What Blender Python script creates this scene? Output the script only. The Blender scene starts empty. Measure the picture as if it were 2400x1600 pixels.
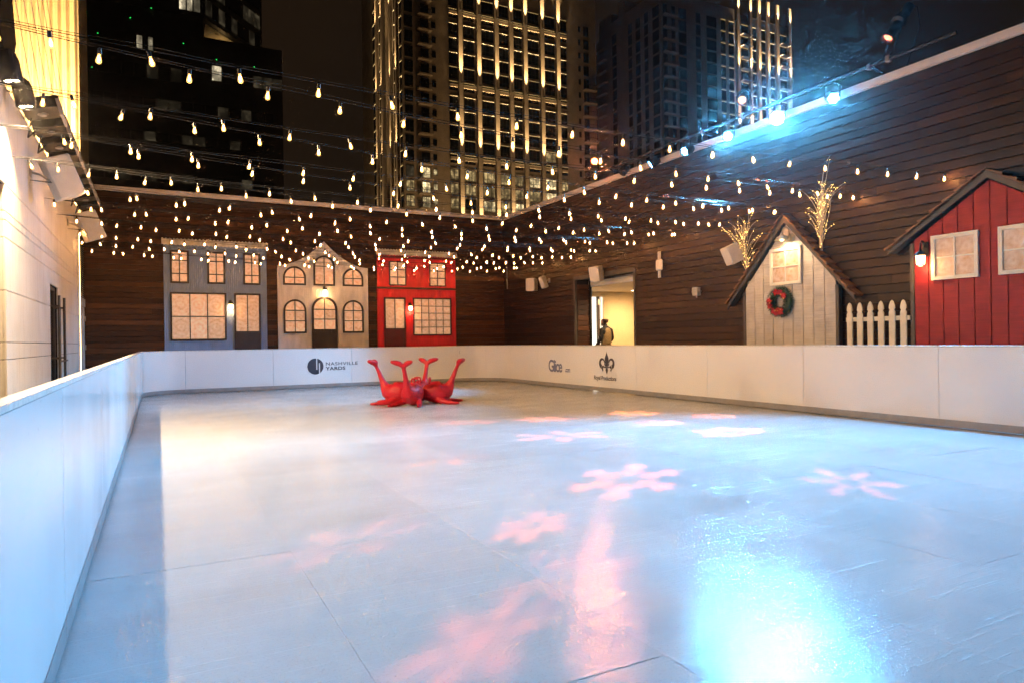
import bpy, bmesh, math, random
from mathutils import Vector, Matrix
from mathutils.geometry import tessellate_polygon
random.seed(7)
S = bpy.context.scene
R = math.radians
PI = math.pi

# ------------------------------------------------------------------ camera, world, exposure
cam = bpy.data.cameras.new('camera'); camo = bpy.data.objects.new('camera', cam)
S.collection.objects.link(camo); S.camera = camo
cam.sensor_fit = 'HORIZONTAL'; cam.sensor_width = 36; cam.lens = 24.0
cam.clip_start = 0.05; cam.clip_end = 2000; cam.shift_y = -3 / 2400
YAW, ROLL, EYE = R(27.4), R(0.80), 1.136
_d = Vector((math.sin(YAW), math.cos(YAW), 0)); _r = Vector((math.cos(YAW), -math.sin(YAW), 0)); _u = Vector((0, 0, 1))
_cr = _r * math.cos(ROLL) - _u * math.sin(ROLL); _cu = _r * math.sin(ROLL) + _u * math.cos(ROLL)
camo.matrix_world = Matrix(((_cr.x, _cu.x, -_d.x, 0), (_cr.y, _cu.y, -_d.y, 0), (_cr.z, _cu.z, -_d.z, EYE), (0, 0, 0, 1)))

W = bpy.data.worlds.new('World'); S.world = W; W.use_nodes = True
wn = W.node_tree; bg = wn.nodes['Background']
sky = wn.nodes.new('ShaderNodeTexSky'); sky.sky_type = 'NISHITA'; sky.sun_disc = False
sky.sun_elevation = R(-8); sky.sun_rotation = R(200)
tc = wn.nodes.new('ShaderNodeTexCoord'); nz = wn.nodes.new('ShaderNodeTexNoise'); nz.inputs['Scale'].default_value = 1.6
nz.inputs['Detail'].default_value = 5
rp = wn.nodes.new('ShaderNodeValToRGB')
rp.color_ramp.elements[0].position = 0.3; rp.color_ramp.elements[0].color = (0.0062, 0.0040, 0.0027, 1)
rp.color_ramp.elements[1].position = 0.75; rp.color_ramp.elements[1].color = (0.0120, 0.0066, 0.0032, 1)
mx = wn.nodes.new('ShaderNodeMix'); mx.data_type = 'RGBA'; mx.blend_type = 'ADD'; mx.inputs[0].default_value = 0.02
wn.links.new(tc.outputs['Generated'], nz.inputs['Vector']); wn.links.new(nz.outputs['Fac'], rp.inputs['Fac'])
wn.links.new(rp.outputs['Color'], mx.inputs[6]); wn.links.new(sky.outputs['Color'], mx.inputs[7])
wn.links.new(mx.outputs[2], bg.inputs['Color']); bg.inputs['Strength'].default_value = 1.0

S.view_settings.view_transform = 'Standard'; S.view_settings.look = 'None'
S.view_settings.exposure = 0.25; S.view_settings.gamma = 1.0; S.view_settings.use_curve_mapping = False
S.render.engine = 'CYCLES'
S.cycles.use_denoising = True
S.cycles.use_light_tree = True
S.cycles.max_bounces = 4; S.cycles.diffuse_bounces = 2; S.cycles.glossy_bounces = 2; S.cycles.transparent_max_bounces = 6
S.cycles.use_adaptive_sampling = True; S.cycles.adaptive_threshold = 0.08; S.cycles.time_limit = 540
try:
    S.cycles.denoising_prefilter = 'FAST'; S.cycles.denoising_quality = 'BALANCED'
except Exception: pass; S.cycles.volume_bounces = 0
S.cycles.sample_clamp_indirect = 4.0; S.cycles.caustics_reflective = False; S.cycles.caustics_refractive = False
S.cycles.blur_glossy = 0.5

COL = S.collection

# ------------------------------------------------------------------ helpers: objects
def tag(o, label=None, cat=None, group=None, kind=None):
    if label: o['label'] = label
    if cat: o['category'] = cat
    if group: o['group'] = group
    if kind: o['kind'] = kind
    return o

def thing(name, label, cat, loc=(0, 0, 0), rz=0.0, group=None):
    o = bpy.data.objects.new(name, None); COL.objects.link(o)
    o.empty_display_size = 0.1
    o.location = loc; o.rotation_euler = (0, 0, rz)
    return tag(o, label, cat, group)

def adopt(o, parent):
    """parts are modelled in world space; the parent's own placement is cancelled"""
    if parent is not None:
        o.parent = parent
        if parent.type == 'EMPTY':
            o.matrix_parent_inverse = (Matrix.Translation(parent.location) @ parent.rotation_euler.to_matrix().to_4x4()).inverted()
        elif parent.location.length > 0:
            o.matrix_parent_inverse = Matrix.Translation(-parent.location)
    return o

class MB:
    def __init__(s): s.v = []; s.f = []
    def add(s, v, f):
        n = len(s.v); s.v += [tuple(p) for p in v]; s.f += [tuple(i + n for i in q) for q in f]; return s
    def box(s, x0, x1, y0, y1, z0, z1):
        v = [(x, y, z) for x in (x0, x1) for y in (y0, y1) for z in (z0, z1)]
        return s.add(v, [(0, 1, 3, 2), (4, 6, 7, 5), (0, 4, 5, 1), (2, 3, 7, 6), (0, 2, 6, 4), (1, 5, 7, 3)])
    def cbox(s, c, d, M=None):
        v = [Vector((x, y, z)) for x in (-d[0] / 2, d[0] / 2) for y in (-d[1] / 2, d[1] / 2) for z in (-d[2] / 2, d[2] / 2)]
        v = [(M @ p if M else p) + Vector(c) for p in v]
        return s.add(v, [(0, 1, 3, 2), (4, 6, 7, 5), (0, 4, 5, 1), (2, 3, 7, 6), (0, 2, 6, 4), (1, 5, 7, 3)])
    def tube(s, path, r, n=8, cap=True):
        path = [Vector(p) for p in path]; rr = r if isinstance(r, (list, tuple)) else [r] * len(path)
        v = []; f = []; prev = None
        for i, p in enumerate(path):
            t = (path[min(i + 1, len(path) - 1)] - path[max(i - 1, 0)])
            t = t.normalized() if t.length > 1e-9 else Vector((0, 0, 1))
            if prev is None:
                a = t.cross(Vector((0, 0, 1)));
                if a.length < 1e-3: a = t.cross(Vector((0, 1, 0)))
            else:
                a = prev - t * prev.dot(t)
            a.normalize(); prev = a; b = t.cross(a)
            for k in range(n):
                th = 2 * PI * k / n; v.append(p + (a * math.cos(th) + b * math.sin(th)) * rr[i])
        m = len(path)
        for i in range(m - 1):
            for k in range(n):
                f.append((i * n + k, i * n + (k + 1) % n, (i + 1) * n + (k + 1) % n, (i + 1) * n + k))
        if cap: f.append(tuple(range(n - 1, -1, -1))); f.append(tuple((m - 1) * n + k for k in range(n)))
        return s.add(v, f)
    def lathe(s, prof, n=12, M=None, c=(0, 0, 0)):
        v = []; f = []
        for (r, z) in prof:
            for k in range(n):
                th = 2 * PI * k / n; p = Vector((r * math.cos(th), r * math.sin(th), z)); v.append((M @ p if M else p) + Vector(c))
        for i in range(len(prof) - 1):
            for k in range(n):
                f.append((i * n + k, i * n + (k + 1) % n, (i + 1) * n + (k + 1) % n, (i + 1) * n + k))
        f.append(tuple(range(n - 1, -1, -1))); f.append(tuple((len(prof) - 1) * n + k for k in range(n)))
        return s.add(v, f)
    def prism(s, poly, P, dvec):
        """poly of 2D points mapped by P(a,b) -> 3D, extruded by dvec"""
        a = [Vector(P(*q)) for q in poly]; d = Vector(dvec); n = len(a)
        v = a + [p + d for p in a]
        f = [tuple(range(n)), tuple(range(2 * n - 1, n - 1, -1))] + [(i, i + n, (i + 1) % n + n, (i + 1) % n) for i in range(n)]
        return s.add(v, f)
    def ring(s, outer, inner, P, dvec):
        """closed frame between two 2D outlines of equal length"""
        d = Vector(dvec); n = len(outer)
        o = [Vector(P(*q)) for q in outer]; i_ = [Vector(P(*q)) for q in inner]
        v = o + i_ + [p + d for p in o] + [p + d for p in i_]
        f = []
        for k in range(n):
            j = (k + 1) % n
            f += [(k, j, n + j, n + k), (2 * n + k, 3 * n + k, 3 * n + j, 2 * n + j), (k, 2 * n + k, 2 * n + j, j), (n + k, n + j, 3 * n + j, 3 * n + k)]
        return s.add(v, f)
    def mesh(s, name, mat, smooth=False, bevel=0.0):
        me = bpy.data.meshes.new(name); me.from_pydata([tuple(p) for p in s.v], [], s.f)
        bm = bmesh.new(); bm.from_mesh(me); bmesh.ops.recalc_face_normals(bm, faces=bm.faces)
        if bevel > 0:
            bmesh.ops.bevel(bm, geom=[e for e in bm.edges if e.calc_face_angle(0) > 0.5], offset=bevel, segments=1, affect='EDGES', clamp_overlap=True)
        bm.to_mesh(me); bm.free()
        if mat: me.materials.append(mat)
        if smooth:
            for p in me.polygons: p.use_smooth = True
            try: me.set_sharp_from_angle(angle=R(40))
            except Exception: pass
        me.update(); return me
    def build(s, name, mat, parent=None, smooth=False, bevel=0.0, loc=None):
        if loc is not None:
            s.v = [(p[0] - loc[0], p[1] - loc[1], p[2] - loc[2]) for p in s.v]
        o = bpy.data.objects.new(name, s.mesh(name, mat, smooth, bevel)); COL.objects.link(o)
        if loc is not None: o.location = loc
        return adopt(o, parent)

def inst(name, me, parent=None, loc=(0, 0, 0), rot=None, scale=None, local=False):
    o = bpy.data.objects.new(name, me); COL.objects.link(o); o.location = loc
    if rot is not None:
        if isinstance(rot, Matrix): o.rotation_euler = rot.to_3x3().to_euler()
        else: o.rotation_euler = rot
    if scale is not None: o.scale = scale
    if local: o.parent = parent
    else: adopt(o, parent)
    return o

def copy_tree(o, parent=None):
    c = o.copy(); COL.objects.link(c); c.parent = parent
    for ch in list(o.children): copy_tree(ch, c)
    return c

def aim(d, up=(0, 0, 1)):
    """rotation taking local -Z to direction d"""
    return Vector(d).normalized().to_track_quat('-Z', 'Y').to_matrix().to_4x4()

def lamp(name, kind, loc, power, color, parent=None, d=None, **kw):
    l = bpy.data.lights.new(name, kind); l.energy = power; l.color = color
    for k, v in kw.items(): setattr(l, k, v)
    o = bpy.data.objects.new(name, l); COL.objects.link(o); o.location = loc
    if d is not None: o.rotation_euler = aim(d).to_euler()
    if parent is not None: adopt(o, parent)
    return o

# ------------------------------------------------------------------ helpers: materials
class NT:
    def __init__(s, name):
        s.m = bpy.data.materials.new(name); s.m.use_nodes = True; s.t = s.m.node_tree
        s.b = s.t.nodes['Principled BSDF']
    def n(s, typ, **kw):
        nd = s.t.nodes.new('ShaderNode' + typ)
        for k, v in kw.items():
            if k.startswith('i_'):
                nd.inputs[k[2:].replace('_', ' ')].default_value = v
            else: setattr(nd, k, v)
        return nd
    def l(s, a, b): s.t.links.new(a, b)
    def set(s, **kw):
        for k, v in kw.items(): s.b.inputs[k.replace('_', ' ')].default_value = v
        return s
    def pos(s, scale=(1, 1, 1), rot=(0, 0, 0), obj=False, rnd=False):
        if obj: src = s.n('TexCoord').outputs['Object']
        else: src = s.n('NewGeometry').outputs['Position']
        mp = s.n('Mapping'); mp.inputs['Scale'].default_value = scale; mp.inputs['Rotation'].default_value = rot
        s.l(src, mp.inputs['Vector'])
        if rnd:
            oi = s.n('ObjectInfo'); mu = s.n('VectorMath', operation='MULTIPLY_ADD')
            s.l(oi.outputs['Random'], mu.inputs[0]); mu.inputs[1].default_value = (37.0, 91.0, 53.0); s.l(mp.outputs['Vector'], mu.inputs[2])
            return mu.outputs['Vector']
        return mp.outputs['Vector']
    def noise(s, vec, scale=5, detail=4, rough=0.55, dist=0.0):
        nd = s.n('TexNoise'); nd.inputs['Scale'].default_value = scale; nd.inputs['Detail'].default_value = detail
        nd.inputs['Roughness'].default_value = rough; nd.inputs['Distortion'].default_value = dist
        if vec is not None: s.l(vec, nd.inputs['Vector'])
        return nd.outputs['Fac']
    def ramp(s, fac, *stops):
        r = s.n('ValToRGB'); e = r.color_ramp.elements
        while len(e) < len(stops): e.new(0.5)
        for el, (p, c) in zip(e, stops):
            el.position = p; el.color = (c, c, c, 1) if isinstance(c, (int, float)) else (*c, 1)
        s.l(fac, r.inputs['Fac']); return r.outputs['Color']
    def mix(s, fac, a, b, mode='MIX'):
        m = s.n('Mix', data_type='RGBA', blend_type=mode)
        for i, v in ((0, fac), (6, a), (7, b)):
            if isinstance(v, (int, float)): m.inputs[i].default_value = v if i == 0 else (v, v, v, 1)
            elif isinstance(v, tuple): m.inputs[i].default_value = (*v, 1)
            else: s.l(v, m.inputs[i])
        return m.outputs[2]
    def math(s, op, a, b=None, clamp=False):
        m = s.n('Math', operation=op, use_clamp=clamp)
        for i, v in enumerate((a, b)):
            if v is None: continue
            if isinstance(v, (int, float)): m.inputs[i].default_value = v
            else: s.l(v, m.inputs[i])
        return m.outputs[0]
    def bump(s, h, strength=0.3, dist=0.01):
        b = s.n('Bump'); b.inputs['Strength'].default_value = strength; b.inputs['Distance'].default_value = dist
        s.l(h, b.inputs['Height']); s.l(b.outputs['Normal'], s.b.inputs['Normal']); return b
    def rnd(s): return s.n('ObjectInfo').outputs['Random']

def plain(name, c, rough=0.5, metal=0.0, var=0.12, scale=8, bump=0.0, bscale=60, spec=0.5):
    t = NT(name); t.set(Roughness=rough, Metallic=metal); t.b.inputs['Specular IOR Level'].default_value = spec
    f = t.noise(t.pos(obj=False), scale, 2)
    lo = tuple(max(0, x * (1 - var)) for x in c); hi = tuple(min(1, x * (1 + var)) for x in c)
    t.l(t.ramp(f, (0.3, lo), (0.7, hi)), t.b.inputs['Base Color'])
    if bump: t.bump(t.noise(t.pos(obj=False), bscale, 3), bump, 0.004)
    return t.m

def glow(name, c, strength, base=(0.8, 0.8, 0.8), rough=0.4):
    t = NT(name); t.set(Roughness=rough); t.b.inputs['Base Color'].default_value = (*base, 1)
    t.b.inputs['Emission Color'].default_value = (*c, 1); t.b.inputs['Emission Strength'].default_value = strength
    return t.m

M = {}
# --- ice
t = NT('synthetic_ice')
p = t.pos()
cloud = t.noise(p, 0.7, 4, 0.6)
c1 = t.ramp(cloud, (0.25, (0.56, 0.60, 0.63)), (0.75, (0.68, 0.70, 0.72)))
stain = t.noise(t.pos((0.30, 1.9, 1), (0, 0, 0.30)), 1.1, 3, 0.5)
c2 = t.mix(t.ramp(stain, (0.58, 0.0), (0.80, 0.35)), c1, (0.58, 0.48, 0.38))
scr = None
for k, (ang, sc) in enumerate(((0.5, (1.1, 75, 1)), (1.25, (0.9, 60, 1)), (-0.4, (1.3, 90, 1)))):
    nse = t.noise(t.pos(sc, (0, 0, ang)), 1.0, 2, 0.6, 0.3)
    r_ = t.ramp(nse, (0.60, 0.0), (0.68, 1.0))
    scr = r_ if scr is None else t.mix(1.0, scr, r_, 'ADD')
scr = t.math('MULTIPLY', scr, t.ramp(cloud, (0.38, 0.15), (0.58, 1.0)))
grit = t.noise(p, 85, 3, 0.75)
speck = t.ramp(grit, (0.60, 0.0), (0.66, 1.0))
wet = t.ramp(t.noise(t.pos((1, 1.9, 1), (0, 0, 0.2)), 1.3, 5, 0.65), (0.50, 0.0), (0.64, 1.0))
col = t.mix(1.0, c2, t.ramp(t.rnd(), (0.0, 0.92), (1.0, 1.0)), 'MULTIPLY')
col = t.mix(t.math('MULTIPLY', scr, 0.28, True), col, (0.84, 0.88, 0.90))
col = t.mix(t.math('MULTIPLY', wet, 0.16), col, (0.40, 0.48, 0.54))
col = t.mix(t.math('MULTIPLY', speck, 0.36), col, (0.40, 0.47, 0.53))
t.l(col, t.b.inputs['Base Color'])
ro = t.math('ADD', 0.075, t.math('MULTIPLY', cloud, 0.05))
ro = t.math('SUBTRACT', ro, t.math('MULTIPLY', wet, 0.03))
ro = t.math('ADD', ro, t.math('MULTIPLY', scr, 0.12))
t.l(ro, t.b.inputs['Roughness'])
h = t.math('ADD', t.math('MULTIPLY', grit, 0.45), t.math('MULTIPLY', scr, 0.5))
h = t.math('ADD', h, t.math('MULTIPLY', speck, 0.6))
t.bump(h, 0.6, 0.0034); t.b.inputs['IOR'].default_value = 1.40; t.b.inputs['Specular IOR Level'].default_value = 0.15
M['ice'] = t.m

# --- barrier plastic
t = NT('barrier_plastic')
sc_ = t.noise(t.pos((0.8, 0.8, 0.5)), 2.0, 3, 0.5)
scuff = t.ramp(t.noise(t.pos((2, 2, 6)), 3.5, 5, 0.7), (0.64, 0.0), (0.72, 1.0))
t.l(t.mix(t.math('MULTIPLY', scuff, 0.2), t.mix(sc_, (0.83, 0.84, 0.85), (0.88, 0.88, 0.88)), (0.4, 0.4, 0.42)), t.b.inputs['Base Color'])
t.l(t.math('ADD', 0.10, t.math('MULTIPLY', sc_, 0.16)), t.b.inputs['Roughness'])
t.bump(sc_, 0.06, 0.01)
M['barrier'] = t.m
M['kick'] = plain('kick_grey', (0.30, 0.30, 0.31), 0.45, var=0.1, bump=0.1)
M['cap'] = plain('cap_plastic', (0.74, 0.72, 0.68), 0.4, var=0.15, scale=30, bump=0.25, bscale=120)
M['ink'] = plain('logo_ink', (0.045, 0.045, 0.065), 0.5, var=0.03)
M['ink_blue'] = plain('logo_ink_blue', (0.16, 0.19, 0.32), 0.5, var=0.03)
M['ink_pale'] = plain('logo_ink_pale', (0.50, 0.56, 0.62), 0.5, var=0.03)

# --- timber planks
def wood(name, lo, mid, hi, axis, rough=0.42):
    t = NT(name)
    sc = (0.6, 14, 22) if axis == 'x' else (14, 0.6, 22)
    v = t.pos(sc, rnd=True)
    g = t.noise(v, 2.2, 3, 0.62, 0.6)
    base = t.ramp(t.rnd(), (0.0, lo), (0.45, mid), (1.0, hi))
    grain = t.ramp(g, (0.3, 0.55), (0.7, 1.25))
    blot = t.ramp(t.noise(t.pos((1.0, 1.0, 1.6), rnd=True), 2.0, 2), (0.3, 0.65), (0.7, 1.15))
    t.l(t.mix(1.0, t.mix(1.0, base, grain, 'MULTIPLY'), blot, 'MULTIPLY'), t.b.inputs['Base Color'])
    t.l(t.math('ADD', rough, t.math('MULTIPLY', g, 0.2)), t.b.inputs['Roughness'])
    t.bump(g, 0.35, 0.004); t.b.inputs['Specular IOR Level'].default_value = 0.35
    return t.m
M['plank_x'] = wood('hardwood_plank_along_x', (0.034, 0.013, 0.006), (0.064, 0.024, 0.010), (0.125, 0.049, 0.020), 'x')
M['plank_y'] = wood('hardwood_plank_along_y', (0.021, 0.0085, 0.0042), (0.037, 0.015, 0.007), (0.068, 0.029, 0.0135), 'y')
M['black'] = plain('black_metal', (0.012, 0.012, 0.013), 0.45, var=0.3)
M['dark'] = plain('dark_backing', (0.010, 0.007, 0.006), 0.8)
M['coping'] = plain('coping_metal', (0.82, 0.74, 0.68), 0.5, var=0.06, scale=3)
M['paving'] = plain('paving', (0.16, 0.15, 0.14), 0.8, var=0.25, scale=3, bump=0.3)
# --- precast stone
t = NT('precast_stone')
st = t.ramp(t.noise(t.pos((5, 5, 0.35)), 2.4, 5, 0.6), (0.52, 0.0), (0.75, 1.0))
cl = t.noise(t.pos(), 1.2, 5, 0.6)
t.l(t.mix(t.math('MULTIPLY', st, 0.35), t.ramp(cl, (0.3, (0.66, 0.63, 0.58)), (0.7, (0.76, 0.73, 0.68))), (0.42, 0.27, 0.13)), t.b.inputs['Base Color'])
t.set(Roughness=0.75); t.bump(t.noise(t.pos(), 70, 4), 0.2, 0.003)
M['stone'] = t.m
M['gold_stone'] = plain('ribbed_limestone', (0.66, 0.56, 0.40), 0.7, var=0.08, scale=2)
M['steel'] = plain('galvanised_steel', (0.45, 0.44, 0.43), 0.35, 0.9, var=0.15)
M['white_box'] = plain('white_enclosure', (0.66, 0.63, 0.60), 0.5, var=0.05)
M['grey_box'] = plain('grey_enclosure', (0.42, 0.40, 0.38), 0.5, var=0.1)
M['chrome_green'] = plain('galvanised_shade', (0.50, 0.46, 0.36), 0.4, 0.4, var=0.15)
M['tan_cable'] = plain('black_cable', (0.015, 0.015, 0.016), 0.3, var=0.2)
M['cable'] = plain('wet_cable', (0.03, 0.03, 0.03), 0.25, 0.2, var=0.2)

# --- facades
def sheet(name, c):
    t = NT(name); n_ = t.noise(t.pos((3, 3, 1)), 2, 5)
    t.l(t.ramp(n_, (0.3, tuple(x * 0.85 for x in c)), (0.7, tuple(min(1, x * 1.1) for x in c))), t.b.inputs['Base Color'])
    t.set(Roughness=0.45); return t.m
M['sheet_blue'] = sheet('painted_sheet_blue', (0.22, 0.31, 0.50))
M['sheet_grey'] = sheet('painted_sheet_grey', (0.74, 0.71, 0.69))
M['sheet_red'] = sheet('painted_sheet_red', (0.74, 0.018, 0.032))
M['sheet_white'] = sheet('corrugated_tin', (0.78, 0.75, 0.68))
M['frame_dark'] = plain('dark_window_trim', (0.040, 0.030, 0.034), 0.5)
M['frame_maroon'] = plain('maroon_trim', (0.075, 0.015, 0.022), 0.5)
M['door_dark'] = plain('dark_door_panel', (0.030, 0.026, 0.032), 0.45)
M['door_maroon'] = plain('maroon_door_panel', (0.11, 0.012, 0.022), 0.45)
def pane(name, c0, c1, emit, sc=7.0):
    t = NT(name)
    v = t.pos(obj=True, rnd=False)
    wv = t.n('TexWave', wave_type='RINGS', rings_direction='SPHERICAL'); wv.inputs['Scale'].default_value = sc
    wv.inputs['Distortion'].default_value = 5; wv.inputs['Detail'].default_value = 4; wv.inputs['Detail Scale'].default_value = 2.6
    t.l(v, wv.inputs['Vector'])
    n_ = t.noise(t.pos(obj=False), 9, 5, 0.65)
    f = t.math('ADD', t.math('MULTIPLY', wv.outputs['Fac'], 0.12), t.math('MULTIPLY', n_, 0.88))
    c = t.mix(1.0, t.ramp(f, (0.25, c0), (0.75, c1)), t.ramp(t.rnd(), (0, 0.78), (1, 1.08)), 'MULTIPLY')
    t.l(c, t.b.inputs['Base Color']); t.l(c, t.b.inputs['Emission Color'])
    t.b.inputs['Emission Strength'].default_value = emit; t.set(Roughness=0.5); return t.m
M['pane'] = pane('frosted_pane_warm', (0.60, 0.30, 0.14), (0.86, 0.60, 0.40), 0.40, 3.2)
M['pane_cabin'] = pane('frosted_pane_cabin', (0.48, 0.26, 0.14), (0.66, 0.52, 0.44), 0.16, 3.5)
# --- cabins
def siding(name, c):
    t = NT(name)
    n_ = t.noise(t.pos((3, 1.5, 42), rnd=True), 1.6, 5, 0.65)
    n2 = t.noise(t.pos((1, 2, 2), rnd=True), 2, 4)
    a = t.ramp(n_, (0.3, tuple(x * 0.72 for x in c)), (0.62, c))
    t.l(t.mix(1.0, a, t.ramp(n2, (0.3, 0.85), (0.7, 1.08)), 'MULTIPLY'), t.b.inputs['Base Color'])
    t.set(Roughness=0.6); t.bump(n_, 0.4, 0.004); return t.m
M['siding_grey'] = siding('rough_siding_grey', (0.62, 0.57, 0.53))
M['siding_red'] = siding('rough_siding_red', (0.36, 0.008, 0.016))
M['trim_taupe'] = plain('taupe_trim', (0.085, 0.070, 0.058), 0.6)
t = NT('cedar_shingle')
g = t.noise(t.pos((12, 3, 3), rnd=True), 2.0, 5, 0.6)
t.l(t.mix(1.0, t.ramp(t.rnd(), (0, (0.16, 0.065, 0.025)), (1, (0.33, 0.155, 0.065))), t.ramp(g, (0.3, 0.6), (0.7, 1.1)), 'MULTIPLY'), t.b.inputs['Base Color'])
t.set(Roughness=0.7); M['shingle'] = t.m
M['white_paint'] = plain('white_paint', (0.74, 0.70, 0.64), 0.5, var=0.06, scale=12)
M['fence_paint'] = plain('cream_paint', (0.76, 0.70, 0.58), 0.5, var=0.08, scale=9)
M['leaf'] = plain('wreath_needles', (0.022, 0.055, 0.024), 0.6, var=0.5, scale=40)
M['petal'] = plain('poinsettia_petal', (0.42, 0.012, 0.020), 0.5, var=0.25, scale=40)
M['gold'] = plain('gold_berry', (0.75, 0.50, 0.10), 0.3, 0.6)
M['birch'] = plain('birch_twig', (0.62, 0.52, 0.36), 0.6, var=0.25, scale=30)
# --- red plastic
t = NT('red_plastic'); t.set(Roughness=0.5); t.b.inputs['Base Color'].default_value = (0.52, 0.006, 0.018, 1)
t.bump(t.noise(t.pos(obj=True), 240, 3), 0.12, 0.002); M['red_plastic'] = t.m
# --- people
M['skin'] = plain('skin', (0.50, 0.27, 0.17), 0.5, var=0.05)
M['hair'] = plain('brown_hair', (0.045, 0.016, 0.010), 0.5, var=0.5, scale=60)
M['shirt'] = plain('black_shirt', (0.014, 0.013, 0.014), 0.8)
M['vest'] = plain('tan_quilted_vest', (0.30, 0.21, 0.10), 0.55, var=0.25, scale=30)
M['trousers'] = plain('dark_trousers', (0.02, 0.02, 0.025), 0.8)
# --- interior
M['plaster'] = plain('cream_plaster', (0.80, 0.71, 0.53), 0.7, var=0.03)
M['plaster_white'] = plain('white_plaster', (0.75, 0.70, 0.64), 0.7, var=0.03)
M['floor'] = plain('hall_floor', (0.30, 0.24, 0.18), 0.5)
# --- towers
M['tower'] = plain('tower_limestone', (0.36, 0.29, 0.22), 0.8, var=0.16, scale=0.5)
M['tower_band'] = plain('tower_spandrel', (0.15, 0.12, 0.095), 0.7, var=0.15, scale=0.5)
M['tower_far'] = plain('far_tower_concrete', (0.30, 0.26, 0.24), 0.8, var=0.1, scale=0.4)
M['office'] = plain('dark_office_cladding', (0.020, 0.015, 0.013), 0.5, var=0.2, scale=0.3)
M['glass_dark'] = plain('dark_glass', (0.006, 0.007, 0.009), 0.12, var=0.3, scale=0.3)
M['glass_office'] = plain('office_glass', (0.020, 0.020, 0.020), 0.15, var=0.3, scale=0.6)
M['mullion'] = plain('window_mullion', (0.02, 0.018, 0.016), 0.5)
def litpane(name, c, s):
    t = NT(name); n_ = t.noise(t.pos((1.0, 1.0, 0.8), rnd=True), 1.1, 3, 0.6)
    t.b.inputs['Base Color'].default_value = (0.05, 0.05, 0.05, 1); t.b.inputs['Emission Color'].default_value = (*c, 1)
    t.l(t.math('MULTIPLY', t.ramp(n_, (0.35, 0.25), (0.5, 0.7), (0.66, 2.6)), t.math('MULTIPLY', t.math('ADD', t.rnd(), 0.35), s)), t.b.inputs['Emission Strength'])
    t.set(Roughness=0.2); return t.m
M['lit_warm'] = litpane('lit_window_warm', (1.0, 0.70, 0.30), 0.24)
M['lit_bright'] = litpane('lit_window_bright', (1.0, 0.76, 0.38), 0.60)
M['lit_dim'] = litpane('lit_window_dim', (1.0, 0.80, 0.48), 0.02)
M['lit_office'] = litpane('lit_office_window', (1.0, 0.84, 0.55), 0.30)
# --- lamps
M['filament'] = glow('glowing_filament', (1.0, 0.43, 0.12), 400.0)
t = NT.__new__(NT); t.m = M['filament']; t.t = t.m.node_tree; t.b = t.t.nodes['Principled BSDF']
t.l(t.math('MULTIPLY', t.math('ADD', t.rnd(), 0.5), 660.0), t.b.inputs['Emission Strength'])
t = NT('bulb_glass'); tr = t.n('BsdfTransparent'); em = t.n('Emission'); em.inputs['Color'].default_value = (1.0, 0.50, 0.12, 1); em.inputs['Strength'].default_value = 4.0
ms = t.n('MixShader'); ms.inputs[0].default_value = 0.48
t.l(tr.outputs[0], ms.inputs[1]); t.l(em.outputs[0], ms.inputs[2]); t.l(ms.outputs[0], t.t.nodes['Material Output'].inputs['Surface']); M['bulb'] = t.m
M['led_blue'] = glow('blue_led', (0.10, 0.52, 1.0), 60.0)
M['led_blue_hot'] = glow('blue_led_full', (0.20, 0.66, 1.0), 200.0)
M['led_red'] = glow('red_led', (1.0, 0.10, 0.02), 60.0)
M['lens_orange'] = glow('orange_lens', (1.0, 0.33, 0.10), 3.0)
M['lens_red'] = glow('red_lens', (1.0, 0.06, 0.02), 1.2)
M['flood'] = glow('flood_lens', (1.0, 0.78, 0.45), 22.0)
M['flood_up'] = glow('flood_lens_up', (1.0, 0.62, 0.22), 6.0)
M['sconce'] = glow('sconce_glass', (1.0, 0.62, 0.24), 14.0)
M['fairy'] = glow('fairy_light', (1.0, 0.60, 0.16), 13.0)
M['strip'] = glow('glow_strip', (1.0, 0.66, 0.26), 9.0)
M['uplight_glow'] = glow('painted_uplight_glow', (1.0, 0.62, 0.20), 0.5)  # no lamp: uplight caught on tower lintels and ledges, painted as emission
M['green'] = glow('green_exit_light', (0.02, 1.0, 0.12), 1.3)
M['downlight'] = glow('ceiling_downlight', (1.0, 0.85, 0.55), 8.0)
M['hall_window'] = glow('lit_glass_door', (1.0, 0.93, 0.78), 1.25)

for k in ('bulb', 'fairy', 'uplight_glow', 'lit_warm', 'lit_bright', 'lit_dim', 'lit_office', 'pane', 'pane_cabin', 'green', 'lens_orange', 'lens_red', 'led_blue', 'led_red'): M[k].cycles.emission_sampling = 'NONE'

# ------------------------------------------------------------------ constants of the place (metres, ice at z = 0)
XL, XR, YB = -1.5, 9.7, 19.19            # stone wall, long timber wall, end timber wall
BX0, BX1, BY1 = -0.327, 8.545, 17.73     # rink boards, inner faces
GZ = -0.06                               # paving level
TOP = 4.87

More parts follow.
